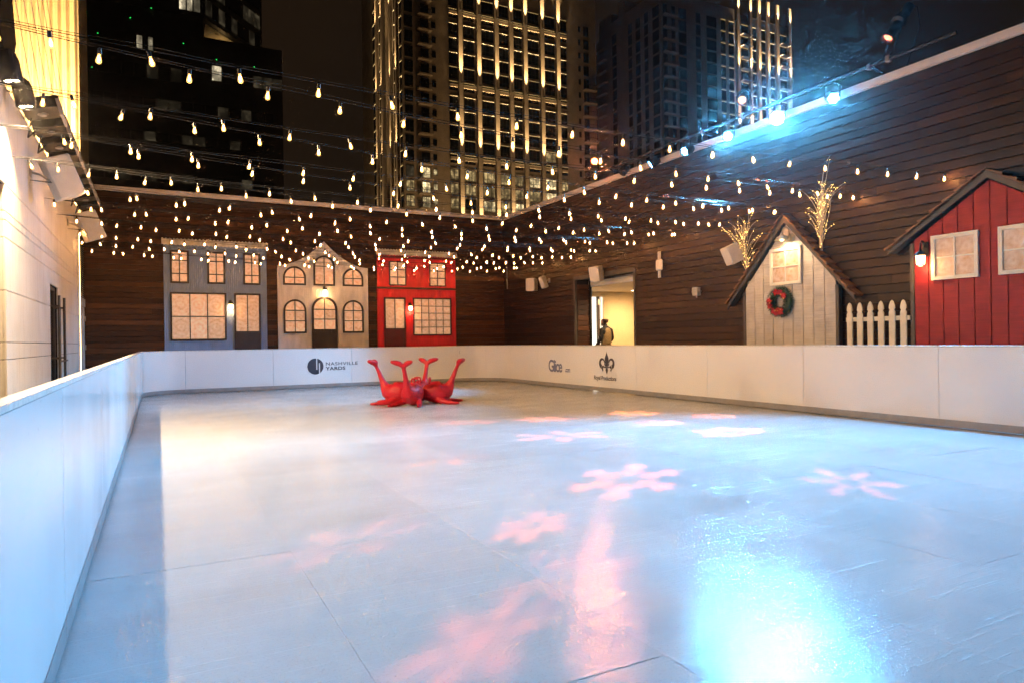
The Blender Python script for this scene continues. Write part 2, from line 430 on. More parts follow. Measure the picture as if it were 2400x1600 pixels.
# ================================================================== SETTING: ground, ice
g = MB().box(-150, 300, -50, 300, GZ - 1.0, GZ).build('ground', M['paving']); tag(g, kind='structure')
rink = thing('ice_rink_floor', 'white synthetic ice floor of scratched rectangular panels inside the boards', 'floor', (4.1, 8, 0)); rink['kind'] = 'structure'
MB().box(BX0 - 0.1, BX1 + 0.1, -3.0, BY1 + 0.1, GZ + 0.004, -0.012).build('rink_base', M['cap'], rink)
tx0, ty0, tw, tl = 0.63 - 0.97, 1.93 - 1.95 * 2, 0.97, 1.95
tile = MB().box(-tw / 2 + 0.0004, tw / 2 - 0.0004, -tl / 2 + 0.0004, tl / 2 - 0.0004, -0.011, 0.0).mesh('ice_panel', M['ice'], bevel=0.0003)
for i in range(10):
    for j in range(11):
        x = tx0 + tw * (i + 0.5); y = ty0 + tl * (j + 0.5) + (0 if i % 1 == 0 else tl / 2)
        if y + tl / 2 > BY1 + 0.3 or x + tw / 2 > BX1 + 0.9: continue
        inst('ice_panel', tile, rink, (x, y, random.uniform(-0.0006, 0.0006)), (random.uniform(-.0006, .0006), random.uniform(-.0009, .0009), 0))
yend = ty0 + tl * int((BY1 + 0.3 - ty0) / tl)
if yend < BY1:
    for i in range(10):
        x = tx0 + tw * (i + 0.5)
        if x + tw / 2 > BX1 + 0.9: continue
        MB().box(x - tw / 2 + .0012, x + tw / 2 - .0012, yend + .0012, BY1 + 0.08, -0.011, 0).build('ice_panel', M['ice'], rink)

# ================================================================== rink boards
boards = thing('rink_barrier', 'long white dasher board barrier with grey kick plate around the ice', 'barrier', (4.1, 17.7, 0))
TH = 0.05
def board_panel(pts, gap=0.0015):
    """pts: inner-face polyline in plan (x,y); outward = left normal"""
    P = [Vector((a, b, 0)) for a, b in pts]
    def off(d):
        out = []
        for i, q in enumerate(P):
            tt = (P[min(i + 1, len(P) - 1)] - P[max(i - 1, 0)]).normalized()
            out.append(q + Vector((-tt.y, tt.x, 0)) * d)
        return out
    def strip(d0, d1, z0, z1):
        a, b = off(d0), off(d1); m = MB(); n = len(P)
        v = [p + Vector((0, 0, z)) for z in (z0, z1) for p in a] + [p + Vector((0, 0, z)) for z in (z0, z1) for p in b]
        f = []
        for i in range(n - 1):
            f += [(i, i + 1, n + i + 1, n + i), (2 * n + i, 3 * n + i, 3 * n + i + 1, 2 * n + i + 1), (n + i, n + i + 1, 3 * n + i + 1, 3 * n + i), (i, 2 * n + i, 2 * n + i + 1, i + 1)]
        f += [(0, n, 3 * n, 2 * n), (n - 1, 3 * n - 1, 4 * n - 1, 2 * n - 1)]
        return m.add(v, f)
    face = strip(0, TH, 0.098, 0.978).build('panel', M['barrier'], boards, smooth=len(pts) > 2)
    strip(-0.003, TH, 0.012, 0.0965).build('kick_plate', M['kick'], face, smooth=len(pts) > 2)
    strip(-0.002, TH + 0.004, 0.9795, 1.0).build('cap_rail', M['cap'], face, smooth=len(pts) > 2, bevel=0.003 if len(pts) == 2 else 0)
    return face
def arc(cx, cy, r, a0, a1, n=12): return [(cx + r * math.cos(R(a0 + (a1 - a0) * i / n)), cy + r * math.sin(R(a0 + (a1 - a0) * i / n))) for i in range(n + 1)]
E_ = 0.0026
# left side (travelling +y keeps outward (-x) on the left), back, right
ly = [-3.0, -0.9, 1.1, 3.10, 5.11, 7.11, 9.11, 11.11, 13.11, 15.11, BY1 - 0.887]
for a, b in zip(ly, ly[1:]): board_panel([(BX0, a + E_), (BX0, b - E_)])
rl = 0.887
board_panel(arc(BX0 + rl, BY1 - rl, rl, 180, 90.2))
panels_back = {}
bx = [BX0 + rl, 2.52, 4.475, 6.47, 7.45]
for a, b in zip(bx, bx[1:]): panels_back[round(a, 2)] = board_panel([(a + E_, BY1), (b - E_, BY1)])
rr_ = BX1 - 7.45
c1p = board_panel(arc(7.45, BY1 - rr_, rr_, 89.8, 47)); board_panel(arc(7.45, BY1 - rr_, rr_, 46.8, 0.2))
ry = [BY1 - rr_, 15.08, 13.05, 11.07, 9.06, 7.05, 5.06, 3.06, 1.06, -0.95, -3.0]
panels_right = {}
for a, b in zip(ry, ry[1:]): panels_right[round(a, 2)] = board_panel([(BX1, a - E_), (BX1, b + E_)])

# ---- writing on the boards
MB_BACK = lambda x, z: (x, BY1 - 0.002, z)            # facing -y
MB_RIGHT = lambda y, z: (BX1 - 0.002, y, z)           # facing -x
def text(body, loc, size, mat, parent, face, sx=1.0, name='lettering', shear=0.0, bold=0.0, space=1.0):
    c = bpy.data.curves.new(name, 'FONT'); c.body = body; c.size = size; c.extrude = 0.0004; c.offset = bold; c.shear = shear
    c.space_character = space; c.materials.append(mat)
    o = bpy.data.objects.new(name, c); COL.objects.link(o)
    me_ = bpy.data.meshes.new_from_object(o.evaluated_get(bpy.context.evaluated_depsgraph_get())); bpy.data.objects.remove(o); bpy.data.curves.remove(c)
    o = bpy.data.objects.new(name, me_); COL.objects.link(o)
    if face == 'back': m = Matrix(((1, 0, 0), (0, 0, -1), (0, 1, 0)))
    else: m = Matrix(((0, 0, -1), (-1, 0, 0), (0, 1, 0)))
    o.rotation_euler = m.to_euler(); o.location = loc; o.scale = (sx, 1, 1)
    return adopt(o, parent)
pN = panels_back[2.52]
disc = []
cxN, czN, rN = 3.545, 0.545, 0.203
# round emblem built of three slices, the gaps being the two white strokes
def circ_slice(a0, a1, z0=None, z1=None, n=14):
    up, dn = [], []
    for i in range(n + 1):
        a = a0 + (a1 - a0) * i / n; hgt = math.sqrt(max(0, rN * rN - a * a))
        up.append((cxN + a, czN + (hgt if z1 is None else min(hgt, z1)))); dn.append((cxN + a, czN - (hgt if z0 is None else min(hgt, -z0))))
    return up + dn[::-1]
m = MB()
for sl in (circ_slice(-rN, 0.020), circ_slice(0.020, 0.048, None, -0.085), circ_slice(0.048, 0.088), circ_slice(0.088, 0.112, 0.085, None) if False else circ_slice(0.116, rN)):
    m.prism(sl, lambda a, b: (a, BY1 - 0.0015, b), (0, -0.001, 0))
m.prism([(cxN + 0.020, czN - 0.09), (cxN + 0.048, czN - 0.09), (cxN + 0.048, czN - 0.196), (cxN + 0.020, czN - 0.2)], lambda a, b: (a, BY1 - 0.0015, b), (0, -0.001, 0))
m.prism([(cxN + 0.088, czN + 0.085), (cxN + 0.116, czN + 0.085), (cxN + 0.116, czN + 0.165), (cxN + 0.088, czN + 0.182)], lambda a, b: (a, BY1 - 0.0015, b), (0, -0.001, 0))
m.build('round_emblem', M['ink'], pN)
text('NASHVILLE', (3.80, BY1 - 0.0015, 0.562), 0.118, M['ink'], pN, 'back', 1.30, bold=0.0012, space=1.12)
text('YARDS', (3.81, BY1 - 0.0015, 0.442), 0.118, M['ink'], pN, 'back', 1.28, bold=0.0042, space=1.1)
pG = panels_right[15.08]
text('Glice', (BX1 - 0.0015, 14.55, 0.37), 0.40, M['ink_blue'], pG, 'right', 0.92, bold=0.010, space=0.84)
text('.com', (BX1 - 0.0015, 13.77, 0.375), 0.16, M['ink_blue'], pG, 'right', 0.8, bold=0.005, space=0.85)
text('Glice', (7.50, BY1 - 0.0035, 0.775), 0.14, M['ink_pale'], c1p, 'back', 0.9, bold=0.003, space=0.84)
text('.com', (7.72, BY1 - 0.0200, 0.75), 0.05, M['ink_pale'], c1p, 'back', 0.9, space=0.9)
pR = panels_right[13.05]
text('Royal Productions', (BX1 - 0.0015, 12.575, 0.255), 0.125, M['ink'], pR, 'right', 0.93, bold=0.0032, space=0.97, shear=0.12)
# fleur-de-lis
m = MB()
PR_ = lambda a, b: (BX1 - 0.0015, 12.08 - a, 0.62 + b)
def fl(poly): m.prism(poly, PR_, (-0.001, 0, 0))
fl([(0, 0.24), (0.035, 0.17), (0.068, 0.11), (0.075, 0.05), (0.05, -0.02), (0.025, -0.075), (-0.025, -0.075), (-0.05, -0.02), (-0.075, 0.05), (-0.068, 0.11), (-0.035, 0.17)])
fl([(-0.03, -0.105), (0.03, -0.105), (0.045, -0.15), (0.03, -0.19), (0, -0.235), (-0.03, -0.19), (-0.045, -0.15)])
fl([(-0.085, -0.078), (0.085, -0.078), (0.085, -0.102), (-0.085, -0.102)])
for s in (-1, 1):
    def curl(ctr, rad, a0, a1, w0, w1, n=14):
        o_, i_ = [], []
        for k in range(n + 1):
            a = R(a0 + (a1 - a0) * k / n); w = w0 + (w1 - w0) * k / n
            o_.append((s * (ctr[0] + (rad + w) * math.cos(a)), ctr[1] + (rad + w) * math.sin(a))); i_.append((s * (ctr[0] + (rad - w) * math.cos(a)), ctr[1] + (rad - w) * math.sin(a)))
        for k in range(n): fl([o_[k], o_[k + 1], i_[k + 1], i_[k]])
    curl((0.165, 0.0), 0.085, 178, -75, 0.012, 0.045)
    curl((0.165, -0.045), 0.045, -75, -170, 0.040, 0.010)
    fl([(s * 0.05, -0.08), (s * 0.095, -0.02), (s * 0.078, 0.01), (s * 0.03, -0.06)])
    curl((0.115, -0.125), 0.045, 150, -60, 0.008, 0.022)
m.build('fleur_de_lis', M['ink'], pR)

# ================================================================== timber walls
def plank_mesh(axis):
    # unit plank: length 1, proud 1, height 1; lower edge a little further out (shiplap)
    m = MB()
    if axis == 'x':
        m.v = [(-.5, 0, 0), (.5, 0, 0), (.5, 0, 1), (-.5, 0, 1), (-.5, -1, 0.03), (.5, -1, 0.03), (.5, -.72, 0.985), (-.5, -.72, 0.985)]
    else:
        m.v = [(0, .5, 0), (0, -.5, 0), (0, -.5, 1), (0, .5, 1), (-1, .5, 0.03), (-1, -.5, 0.03), (-.72, -.5, 0.985), (-.72, .5, 0.985)]
    m.f = [(0, 3, 2, 1), (4, 5, 6, 7), (0, 1, 5, 4), (3, 7, 6, 2), (0, 4, 7, 3), (1, 2, 6, 5)]
    return m.mesh('plank', M['plank_' + axis])
pmx, pmy = plank_mesh('x'), plank_mesh('y')
PITCH = TOP / 36
def clad(wall, me, axis, fixed, a0, a1, holes=(), z0row=0):
    """rows of planks with staggered butt joints between a0 and a1"""
    for r in range(z0row, 36):
        z = r * PITCH
        spans = [(a0, a1)]
        for (h0, h1, hz) in holes:
            if z + PITCH * 0.5 < hz:
                spans = [q for (s0, s1) in spans for q in ((s0, min(s1, h0)), (max(s0, h1), s1)) if q[1] - q[0] > 0.03]
        for (s0, s1) in spans:
            x = s0; first = True
            while x < s1 - 0.02:
                ln = random.uniform(2.6, 4.6) if not first else random.uniform(0.9, 4.2); first = False
                e = min(s1, x + ln)
                if s1 - e < 0.5: e = s1
                mid = (x + e) / 2; th = random.uniform(0.023, 0.031)
                if axis == 'x': inst('plank', me, wall, (mid, fixed, z), None, (e - x - 0.003, th, PITCH - 0.009))
                else: inst('plank', me, wall, (fixed, mid, z), None, (th, e - x - 0.003, PITCH - 0.009))
                x = e
wb = thing('end_timber_wall', 'dark hardwood plank wall behind the three little shopfronts', 'wall', (4, YB, GZ))
MB().box(XL - 0.1, XR + 0.6, YB, YB + 0.35, GZ, TOP + 0.02).build('backing', M['dark'], wb)
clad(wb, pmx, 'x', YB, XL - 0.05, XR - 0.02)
DY0, DY1, DZ = 12.56, 15.06, 2.68
wr = thing('side_timber_wall', 'long dark hardwood plank wall running along the right with a doorway', 'wall', (XR, 8, GZ))
m = MB().box(XR, XR + 0.40, -2.0, DY0, GZ, TOP + 0.02).box(XR, XR + 0.40, DY1, YB - 0.001, GZ, TOP + 0.02).box(XR, XR + 0.40, DY0, DY1, DZ, TOP + 0.02)
m.build('backing', M['dark'], wr)
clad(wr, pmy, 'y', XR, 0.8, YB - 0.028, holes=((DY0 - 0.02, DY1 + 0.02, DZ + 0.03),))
# door surround, plank-lined far reveal
m = MB().box(XR - 0.035, XR + 0.02, DY0 - 0.05, DY0 + 0.02, GZ, DZ + 0.08).box(XR - 0.035, XR + 0.02, DY1 - 0.02, DY1 + 0.05, GZ, DZ + 0.08)
m.box(XR - 0.034, XR + 0.02, DY0 + 0.021, DY1 - 0.021, DZ - 0.02, DZ + 0.08)
m.build('door_surround', M['trim_taupe'], wr)
for r in range(20):
    z = r * PITCH
    if z + PITCH < DZ: inst('plank', pmx, wr, (XR + 0.21, DY1 - 0.022, z), None, (0.36, 0.02, PITCH - 0.009))
MB().box(XR + 0.392, XR + 0.44, DY1 - 0.09, DY1 - 0.024, GZ, DZ - 0.03).build('door_jamb', M['black'], wr)
MB().box(XR + 0.36, XR + 0.41, DY0 + 0.005, DY0 + 0.05, 0.98, 1.06).build('latch', M['black'], wr)
def coping(wall, segs, axis):
    for a, b in segs:
        if axis == 'x': MB().box(a + .002, b - .002, YB - 0.07, YB + 0.42, TOP + 0.021, TOP + 0.135).build('coping', M['coping'], wall, bevel=0.006)
        else: MB().box(XR - 0.07, XR + 0.46, a + .002, b - .002, TOP + 0.021, TOP + 0.135).build('coping', M['coping'], wall, bevel=0.006)
coping(wb, [(XL - 0.3, 1.4), (1.4, 4.4), (4.4, 7.4), (7.4, XR - 0.075)], 'x')
coping(wr, [(-2, 1), (1, 4), (4, 7.0), (7.0, 9.9), (9.9, 12.9), (12.9, 16.0), (16.0, YB + 0.42)], 'y')
# steel conduit near the corner
cd = thing('conduit', 'thin vertical conduit beside the corner of the timber walls', 'pipe', (XR - 0.04, 18.9, 2.7))
MB().tube([(XR - 0.045, 18.9, 2.72), (XR - 0.045, 18.9, 3.5)], 0.012, 8).build('pipe', M['steel'], cd)
MB().box(XR - 0.07, XR - 0.024, 18.87, 18.93, 3.5, 3.62).build('junction', M['grey_box'], cd, bevel=0.004)

# ================================================================== room behind the doorway
hall = thing('hallway', 'cream lit hallway seen through the doorway in the timber wall', 'room', (11.5, 15, GZ)); hall['kind'] = 'structure'
MB().box(XR + 0.401, 14.5, 11.8, 17.2, GZ, GZ + 0.02).build('hall_floor', M['floor'], hall)
MB().box(XR + 0.401, 14.5, 11.8, 17.2, 2.55, 2.65).build('hall_ceiling', M['plaster'], hall)
MB().box(12.31, 14.5, 17.06, 17.2, GZ, 2.549).box(XR + 0.6, 11.40, 17.0, 17.2, GZ, 2.549).box(11.4, 12.31, 17.0, 17.2, 2.40, 2.549).box(11.935, 12.309, 17.0, 17.2, GZ, 2.399).build('hall_wall', M['plaster'], hall)
MB().box(14.4, 14.5, 11.8, 17.059, GZ, 2.549).build('hall_side_wall', M['plaster'], hall)
MB().box(XR + 0.402, 14.399, 11.7, 11.8, GZ, 2.549).build('hall_near_wall', M['plaster'], hall)
MB().box(XR + 0.402, XR + 0.55, 15.2, 17.0, GZ, 2.549).build('hall_inner_wall', M['plaster'], hall)
MB().box(XR + 0.41, XR + 0.48, DY0 - 0.4, DY1 + 0.13, 2.50, 2.549).build('bulkhead', M['plaster_white'], hall)
# lit glass door at the end of the hall
dg_ = thing('hall_glass_door', 'bright lit glazed door at the end of the cream hallway', 'door', (11.66, 17.02, GZ))
MB().box(11.405, 11.705, 17.05, 17.07, GZ + 0.05, 2.39).build('glass', M['hall_window'], dg_)
MB().box(11.795, 11.925, 17.05, 17.07, GZ + 0.05, 2.39).build('sidelight', M['hall_window'], dg_)
MB().box(11.71, 11.79, 16.98, 17.10, GZ + 0.02, 2.398).build('stile', M['trim_taupe'], dg_)
MB().box(11.86, 11.872, 17.03, 17.049, GZ + 0.02, 2.39).build('glazing_bar', M['trim_taupe'], dg_)
for z in (2.15, 1.05): MB().box(11.715, 11.785, 16.965, 16.979, z, z + 0.16).build('hinge', M['steel'], dg_)
dl = thing('ceiling_downlight', 'small round recessed downlight in the hallway ceiling', 'light', (12.55, 16.3, 2.54))
MB().lathe([(0.085, 0), (0.085, 0.006)], 16, c=(12.55, 16.3, 2.542)).build('lens', M['downlight'], dl)
lamp('downlight_beam', 'SPOT', (12.55, 15.9, 2.50), 300, (1.0, 0.56, 0.22), dl, (0, 0.1, -1), spot_size=R(176), spot_blend=1.0, shadow_soft_size=0.08)
lamp('downlight_beam', 'SPOT', (10.62, 14.0, 2.48), 150, (1.0, 0.68, 0.36), dl, (-0.2, 0, -1), spot_size=R(150), spot_blend=0.9, shadow_soft_size=0.08)

# ---- the person in the doorway
def skin_mesh(name, verts, edges, radii, mat, levels=2):
    me = bpy.data.meshes.new(name); me.from_pydata(verts, edges, [])
    o = bpy.data.objects.new(name, me); COL.objects.link(o)
    o.modifiers.new('s', 'SKIN'); sub = o.modifiers.new('u', 'SUBSURF'); sub.levels = levels; sub.render_levels = levels
    for i, sv in enumerate(me.skin_vertices[0].data):
        r = radii[i]; sv.radius = r if isinstance(r, tuple) else (r, r); sv.use_root = (i == 0)
    dg = bpy.context.evaluated_depsgraph_get(); out = bpy.data.meshes.new_from_object(o.evaluated_get(dg))
    bpy.data.objects.remove(o); bpy.data.meshes.remove(me)
    out.name = name; out.materials.clear(); out.materials.append(mat)
    for p_ in out.polygons: p_.use_smooth = True
    return out
def skinned(name, chain, mat, parent, levels=2):
    v, e, r = chain
    return inst(name, skin_mesh(name, v, e, r, mat, levels), parent, local=True)
def chain(*pts):  # pts (x,y,z,r)
    return [p[:3] for p in pts], [(i, i + 1) for i in range(len(pts) - 1)], [p[3] for p in pts]
# local frame: +y is the way the person faces, feet at z 0
per = thing('person', 'person in black sleeves and tan vest standing side-on in the lit doorway', 'person', (10.35, 14.66, GZ + 0.02), R(8))
bv = [(0, 0, 0.95), (0, 0.0, 1.1), (0, -0.01, 1.28), (0, -0.02, 1.42), (0, 0.0, 1.50), (0, 0.03, 1.58),
      (0.09, 0, 0.90), (0.10, 0.01, 0.50), (0.10, -0.02, 0.09), (0.11, 0.12, 0.035),
      (-0.09, 0, 0.90), (-0.10, 0.03, 0.50), (-0.10, 0.0, 0.09), (-0.11, 0.14, 0.035),
      (0.16, -0.02, 1.40), (0.21, -0.03, 1.18), (0.19, 0.13, 1.05), (0.13, 0.24, 1.02),
      (-0.16, -0.02, 1.40), (-0.22, -0.04, 1.17), (-0.19, 0.12, 1.04), (-0.12, 0.23, 1.01)]
be = [(0, 1), (1, 2), (2, 3), (3, 4), (4, 5), (0, 6), (6, 7), (7, 8), (8, 9), (0, 10), (10, 11), (11, 12), (12, 13), (3, 14), (14, 15), (15, 16), (16, 17), (3, 18), (18, 19), (19, 20), (20, 21)]
br = [(0.14, 0.11), (0.135, 0.10), (0.15, 0.11), (0.12, 0.085), 0.055, 0.05, 0.085, 0.06, 0.042, 0.035, 0.085, 0.06, 0.042, 0.035, 0.062, 0.05, 0.042, 0.032, 0.062, 0.05, 0.042, 0.032]
body = inst('body', skin_mesh('body', bv, be, br, M['shirt']), per, local=True)
skinned('trousers', ([(0, 0, 1.0), (0, 0, 0.93), (0.09, 0, 0.86), (0.10, 0.01, 0.50), (0.10, -0.02, 0.10), (-0.09, 0, 0.86), (-0.10, 0.03, 0.50), (-0.10, 0, 0.10)],
        [(0, 1), (1, 2), (2, 3), (3, 4), (1, 5), (5, 6), (6, 7)], [(0.15, 0.12), (0.155, 0.125), 0.095, 0.072, 0.058, 0.095, 0.072, 0.058]), M['trousers'], per)
skinned('vest', chain((0, 0, 0.98, (0.165, 0.125)), (0, -0.01, 1.1, (0.165, 0.13)), (0, -0.02, 1.28, (0.165, 0.135)), (0, -0.03, 1.40, (0.125, 0.11)), (0, -0.01, 1.46, (0.085, 0.085))), M['vest'], per)
head = skinned('head', ([(0, 0.055, 1.54), (0, 0.06, 1.60), (0, 0.045, 1.66), (0, 0.115, 1.605), (0, 0.125, 1.585), (0, 0.09, 1.545)],
        [(0, 1), (1, 2), (1, 3), (3, 4), (0, 5)], [(0.062, 0.068), (0.072, 0.085), (0.068, 0.08), (0.035, 0.035), (0.012, 0.014), (0.04, 0.03)]), M['skin'], per)
skinned('hair', ([(0, -0.02, 1.57), (0, -0.015, 1.64), (0, 0.035, 1.685), (0, 0.095, 1.675), (0.055, 0.03, 1.64), (-0.055, 0.03, 1.64)],
        [(0, 1), (1, 2), (2, 3), (2, 4), (2, 5)], [(0.06, 0.05), (0.08, 0.07), (0.08, 0.075), (0.05, 0.03), (0.03, 0.05), (0.03, 0.05)]), M['hair'], per)
for s in (-1, 1):
    inst('ear', MB().lathe([(0.004, -0.03), (0.02, -0.015), (0.022, 0.01), (0.006, 0.03)], 8).mesh('ear', M['skin'], True), per, (s * 0.075, 0.035, 1.605), (R(10), 0, 0), (0.5, 1, 1), local=True)
    inst('eye', MB().lathe([(0.003, -0.008), (0.009, 0), (0.003, 0.008)], 8).mesh('eye', M['black'], True), per, (s * 0.032, 0.137, 1.622), None, None, local=True)
    hand = skinned('hand', chain((s * 0.125, 0.235, 1.015, 0.030), (s * 0.10, 0.27, 1.0, (0.036, 0.022)), (s * 0.085, 0.295, 0.985, (0.036, 0.018))), M['skin'], per)
    for k in range(4):
        skinned('finger', chain((s * (0.105 - 0.018 * k), 0.295, 0.985 + 0.004 * k, 0.009), (s * (0.095 - 0.018 * k), 0.32 - 0.004 * k, 0.968, 0.0085), (s * (0.085 - 0.016 * k), 0.322 - 0.006 * k, 0.945, 0.0075)), M['skin'], hand, 1)
    skinned('thumb', chain((s * 0.10, 0.265, 1.02, 0.012), (s * 0.075, 0.29, 1.025, 0.010), (s * 0.055, 0.305, 1.012, 0.008)), M['skin'], hand, 1)

# ================================================================== three little shopfronts against the end wall
FY = YB - 0.03      # back of sheet
def corrugated(poly_top, x0, x1, z0, mat, parent, name, pitch=0.05, amp=0.005, y=FY, ztilt=0.0):
    m = MB(); n = max(2, int(round((x1 - x0) / pitch * 4)))
    v = []; f = []
    for i in range(n + 1):
        x = x0 + (x1 - x0) * i / n
        ph = (x - x0) / pitch
        yy = y - 0.03 - amp * (1 if (ph % 1) < 0.5 else -1) * (1.0)
        yy = y - 0.03 - amp * max(-1, min(1, 1.6 * math.sin(2 * PI * ph)))
        zt = poly_top(x)
        v += [(x, yy, z0), (x, yy - ztilt * 0, zt), (x, y, z0), (x, y, zt)]
    for i in range(n):
        a, b = 4 * i, 4 * i + 4
        f += [(a, b, b + 1, a + 1), (a + 2, a + 3, b + 3, b + 2), (a + 1, b + 1, b + 3, a + 3), (a, a + 2, b + 2, b)]
    f += [(0, 1, 3, 2), (4 * n, 4 * n + 2, 4 * n + 3, 4 * n + 1)]
    return m.add(v, f).build(name, mat, parent)
PF = lambda y: (lambda a, b: (a, y, b))
FF = FY - 0.042     # window plane
def rect(x0, x1, z0, z1): return [(x0, z0), (x1, z0), (x1, z1), (x0, z1)]
def rect_window(x0, x1, z0, z1, cols, rows, parent, fm, pm, name='window', fw=0.045, bw=0.024, rowsplit=None):
    fr = MB().ring(rect(x0, x1, z0, z1), rect(x0 + fw, x1 - fw, z0 + fw, z1 - fw), PF(FF - 0.03), (0, 0.03, 0)).build(name, fm, parent)
    ix0, ix1, iz0, iz1 = x0 + fw, x1 - fw, z0 + fw, z1 - fw
    xs = [ix0 + (ix1 - ix0) * i / cols for i in range(cols + 1)]
    zs = [iz0 + (iz1 - iz0) * i / rows for i in range(rows + 1)] if rowsplit is None else [iz0] + [iz0 + (iz1 - iz0) * q for q in rowsplit] + [iz1]
    for i in range(cols):
        for j in range(len(zs) - 1):
            a0 = xs[i] + (bw / 2 if i else 0); a1 = xs[i + 1] - (bw / 2 if i < cols - 1 else 0)
            b0 = zs[j] + (bw / 2 if j else 0); b1 = zs[j + 1] - (bw / 2 if j < len(zs) - 2 else 0)
            c = ((a0 + a1) / 2, FF - 0.006, (b0 + b1) / 2)
            MB().box(a0 + .0005, a1 - .0005, FF - 0.010, FF - 0.002, b0 + .0005, b1 - .0005).build('pane', pm, fr, loc=c)
    m = MB()
    for x in xs[1:-1]: m.box(x - bw / 2, x + bw / 2, FF - 0.022, FF - 0.001, iz0, iz1)
    for z in zs[1:-1]:
        for i in range(cols):
            m.box(xs[i] + (bw / 2 + .0004 if i else 0), xs[i + 1] - (bw / 2 + .0004 if i < cols - 1 else 0), FF - 0.021, FF - 0.0015, z - bw / 2, z + bw / 2)
    if m.v: m.build('glazing_bars', fm, fr)
    return fr
def arch_outline(x0, x1, z0, z1, n=14):
    r = (x1 - x0) / 2; cx = (x0 + x1) / 2; rz = min(r, z1 - z0 - 0.02)
    zc = z1 - rz
    return [(x0, z0), (x1, z0)] + [(cx + r * math.cos(PI * k / n), zc + rz * math.sin(PI * k / n)) for k in range(n + 1)]
def arch_window(x0, x1, z0, z1, rows, parent, fm, pm, name='window', fw=0.048, bw=0.024, bottom=True):
    o_ = arch_outline(x0, x1, z0, z1); i_ = arch_outline(x0 + fw, x1 - fw, z0 + (fw if bottom else 0.0), z1 - fw)
    fr = MB().ring(o_, i_, PF(FF - 0.03), (0, 0.03, 0)).build(name, fm, parent)
    ix0, ix1, iz0, iz1 = x0 + fw, x1 - fw, z0 + (fw if bottom else 0.0), z1 - fw
    cx = (ix0 + ix1) / 2; rr = (ix1 - ix0) / 2; rz = min(rr, iz1 - iz0 - 0.02); zc = iz1 - rz
    def top(x): return zc + rz * math.sqrt(max(0, 1 - ((x - cx) / rr) ** 2))
    zs = [iz0 + (zc - iz0 + 0.0) * i / max(1, rows - 1) for i in range(rows)] if rows > 1 else [iz0]
    if rows == 2 : zs = [iz0, max(iz0 + 0.12, zc)]
    lv = zs + [None]
    for side in (0, 1):
        a0, a1 = (ix0, cx - bw / 2) if side == 0 else (cx + bw / 2, ix1)
        for j in range(len(zs)):
            b0 = zs[j] + (bw / 2 if j else 0)
            if j < len(zs) - 1:
                b1 = zs[j + 1] - bw / 2
                poly = rect(a0 + .0005, a1 - .0005, b0, b1)
                if top(ix0) < b1 and zc < b1:
                    pass
            else:
                poly = [(a0, b0), (a1, b0)]; n = 9; arcpts = []
                for k in range(n + 1):
                    x = a1 + (a0 - a1) * k / n; arcpts.append((x, max(b0 + 0.001, top(x) - 0.0005)))
                poly += arcpts
            c = ((a0 + a1) / 2, FF - 0.006, (b0 + 0.15))
            MB().prism(poly, PF(FF - 0.010), (0, 0.008, 0)).build('pane', pm, fr, loc=c)
    m = MB().box(cx - bw / 2, cx + bw / 2, FF - 0.022, FF - 0.001, iz0, iz1)
    for z in zs[1:]:
        m.box(ix0, cx - bw / 2 - .0004, FF - 0.021, FF - 0.0015, z - bw / 2, z + bw / 2).box(cx + bw / 2 + .0004, ix1, FF - 0.021, FF - 0.0015, z - bw / 2, z + bw / 2)
    m.build('glazing_bars', fm, fr)
    return fr
def sconce(x, z, label, power=5):
    y = FF
    s = thing('wall_sconce', label, 'wall lamp', (x, y, z), group='sconces on the shopfronts')
    Mz = None
    MB().box(x - 0.03, x + 0.03, y - 0.015, y - 0.001, z - 0.02, z + 0.16).build('back_plate', M['black'], s)
    MB().tube([(x, y - 0.015, z + 0.12), (x, y - 0.06, z + 0.16), (x, y - 0.10, z + 0.14)], 0.010, 8).build('arm', M['black'], s)
    MB().lathe([(0.020, 0.125), (0.055, 0.115), (0.062, 0.060), (0.058, 0.058)], 14, c=(x, y - 0.10, z)).build('cap', M['black'], s, smooth=True)
    MB().lathe([(0.050, 0.056), (0.055, 0.01), (0.048, -0.05), (0.030, -0.062)], 14, c=(x, y - 0.10, z)).build('glass', M['sconce'], s, smooth=True)
    lamp('sconce_light', 'POINT', (x, y - 0.10, z - 0.12), power, (1.0, 0.55, 0.2), s, shadow_soft_size=0.04)
    return s
# blue
fb = thing('blue_shopfront', 'slate blue corrugated shopfront with wide six-pane window and white tin eave', 'facade', (1.36, FY, GZ))
corrugated(lambda x: 3.66, 0.14, 2.585, GZ, M['sheet_blue'], fb, 'corrugated_sheet')
def tin_eave(x0, x1, z0, z1, parent):
    m = MB(); n = int((x1 - x0) / 0.085 * 6); v = []; f = []
    for i in range(n + 1):
        x = x0 + (x1 - x0) * i / n; a = 0.012 * math.sin(2 * PI * (x - x0) / 0.085)
        v += [(x, FF - 0.075, z0 + a * 0.6), (x, FF - 0.01, z1 + a), (x, FF - 0.055, z0 + a * 0.6 - 0.004), (x, FF + 0.01, z1 + a - 0.012)]
    for i in range(n):
        a, b = 4 * i, 4 * i + 4; f += [(a, b, b + 1, a + 1), (a + 2, a + 3, b + 3, b + 2), (a + 1, b + 1, b + 3, a + 3), (a, a + 2, b + 2, b)]
    m.add(v, f).build('tin_eave', M['sheet_white'], parent)
tin_eave(0.10, 2.62, 3.64, 3.80, fb)
for x0, x1 in ((0.285, 0.715), (1.14, 1.565), (2.00, 2.425)): rect_window(x0, x1, 2.68, 3.505, 2, 3, fb, M['frame_dark'], M['pane'], rowsplit=(0.27, 0.72))
rect_window(0.28, 1.58, 1.24, 2.45, 3, 2, fb, M['frame_dark'], M['pane'], fw=0.04)
